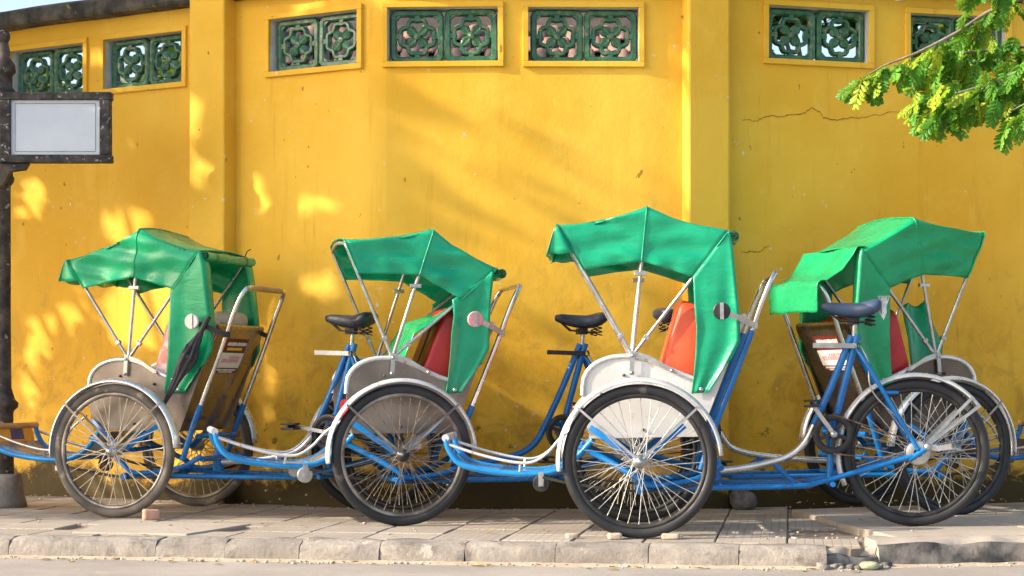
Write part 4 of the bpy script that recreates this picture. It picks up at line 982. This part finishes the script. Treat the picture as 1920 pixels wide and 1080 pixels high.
# street tree left of the frame: its crown dapples the sun on the wall
GAPS = [(-2.24, 1.56, .17, .09), (-2.10, 1.06, .30, .21), (-2.87, .72, .07, .20), (-1.344, 1.07, .05, .21), (-1.335, .68, .055, .17), (-1.34, .25, .06, .22), (-1.68, 2.06, .10, .12), (-1.66, 1.76, .08, .07), (-2.35, .13, .14, .11), (-1.69, .27, .24, .15), (-.93, 1.2, .26, .07), (-2.89, 1.77, .13, .12),
        (-2.45, 2.56, .10, .05), (-1.42, 1.72, .07, .08), (-1.1, 1.62, .25, .05), (-2.6, 1.05, .08, .06), (-2.76, .97, .09, .11), (-2.2, 2.38, .14, .04)]
def sunlit_gap(p):                    # leaves shading chosen wall spots are dropped, so sun patches fall there
    best = None
    for (a, c), (d, e) in zip(WALLP, WALLP[1:]):
        tx, ty = d - a, e - c; den = LDIR.x * ty - LDIR.y * tx
        if abs(den) < 1e-6: continue
        t = ((a - p.x) * ty - (c - p.y) * tx) / den; q = p + LDIR * t
        if t > 0 and a <= q.x <= d and (best is None or t < best[0]): best = (t, q)
    if best is None: return 0
    q = best[1]
    if q.z < 0: return .3
    if q.x > -.9: return min(.97, max(0, (q.x + .9) / .7 + 1.2 * noise.noise(V(q.x * 1.5, 0, q.z * 4))))
    w = .16 * noise.noise(q * 4.5) + .05 * noise.noise(q * 15)
    for x, z, rx, rz in GAPS:
        if ((q.x - x) / (rx + .04)) ** 2 + ((q.z - z) / (rz + .045)) ** 2 < 1 + w * 3.5: return 1
    return 0
def shade_tree(loc, H, clumps, nleaf, seed, label, lr=(.05, .10), gaps=False):
    r = random.Random(seed); t = tag(empty('street_tree', loc), label, 'tree'); b = MB()
    b.tube(spline([(0, 0, -.1), (.05, .03, H * .3), (-.04, .02, H * .6), (0, 0, H)], 5), lambda q: lerp(.16, .06, q), 10); b.build('trunk', M['bark'], t)
    b = MB()
    for c, rad, n in clumps[:12]: b.tube(spline([(0, 0, H * .45), (c[0] * .5, c[1] * .5, lerp(H * .6, c[2], .5)), c], 4), lambda q: lerp(.035, .008, q), 6)
    b.build('limbs', M['bark'], t); b = MB()
    for c, rad, n in clumps:
        for k in range(int(n * nleaf)):
            d = V(r.gauss(0, 1), r.gauss(0, 1), r.gauss(0, 1)).normalized() * (r.random() ** .45); p = V(c[0] + d.x * rad[0], c[1] + d.y * rad[1], c[2] + d.z * rad[2])
            if gaps and r.random() < sunlit_gap(p + Vector(loc)): continue
            a = V(r.gauss(0, 1), r.gauss(0, 1), r.gauss(0, .6)).normalized(); u_ = a.orthogonal().normalized(); u_.rotate(Matrix.Rotation(r.random() * 6, 3, a)); l = r.uniform(*lr); w = l * .55
            b.add([p - a * l, p + u_ * w, p + a * l, p - u_ * w], [(0, 1, 2, 3)])
    o = b.build('crown', M['leaf_dark'], t); o['kind'] = 'stuff'; return t
rs = random.Random(11); cl = []
for k in range(80): cl.append(((rs.uniform(-1.5, 1.5), rs.uniform(-.9, 3.0), rs.uniform(-2.2, 2.2) + 4.5), (rs.uniform(.4, .7),) * 3, rs.uniform(.6, 1.2)))
shade_tree((-7.2, 8.9, ROAD_Z), 4.0, cl, 430, 6, 'broad street tree out of view with a dense dark crown gapped to place sun patches on the wall', (.06, .12), True)
# garden shrub behind the wall on the right
cl = [((rs.uniform(-.9, .9), rs.uniform(-.4, .5), rs.uniform(2.3, 3.4)), (.36, .3, .3), 1) for k in range(16)]
t = shade_tree((2.1, 12.1, ROAD_Z), 2.6, cl, 130, 8, 'small garden tree standing behind the yellow wall beyond the right vents', (.07, .14))
cl = [((rs.uniform(-.9, .9), rs.uniform(-.4, .5), rs.uniform(2.2, 3.3)), (.34, .3, .3), 1) for k in range(9)]
shade_tree((-3.2, 13.9, ROAD_Z), 2.5, cl, 110, 9, 'dark leafy garden tree behind the wall beyond the vents above the blank sign', (.07, .14))
# cable above the right vents
b = MB(); b.tube([(1.72, 9.6, 2.70), (1.95, 9.4, 2.60), (2.10, 8.6, 2.47), (2.25, 7.95, 2.475)], .006, 6); tag(b.build('overhead_cable', M['cable']), 'thin grey cable sagging in front of the right vents', 'cable')
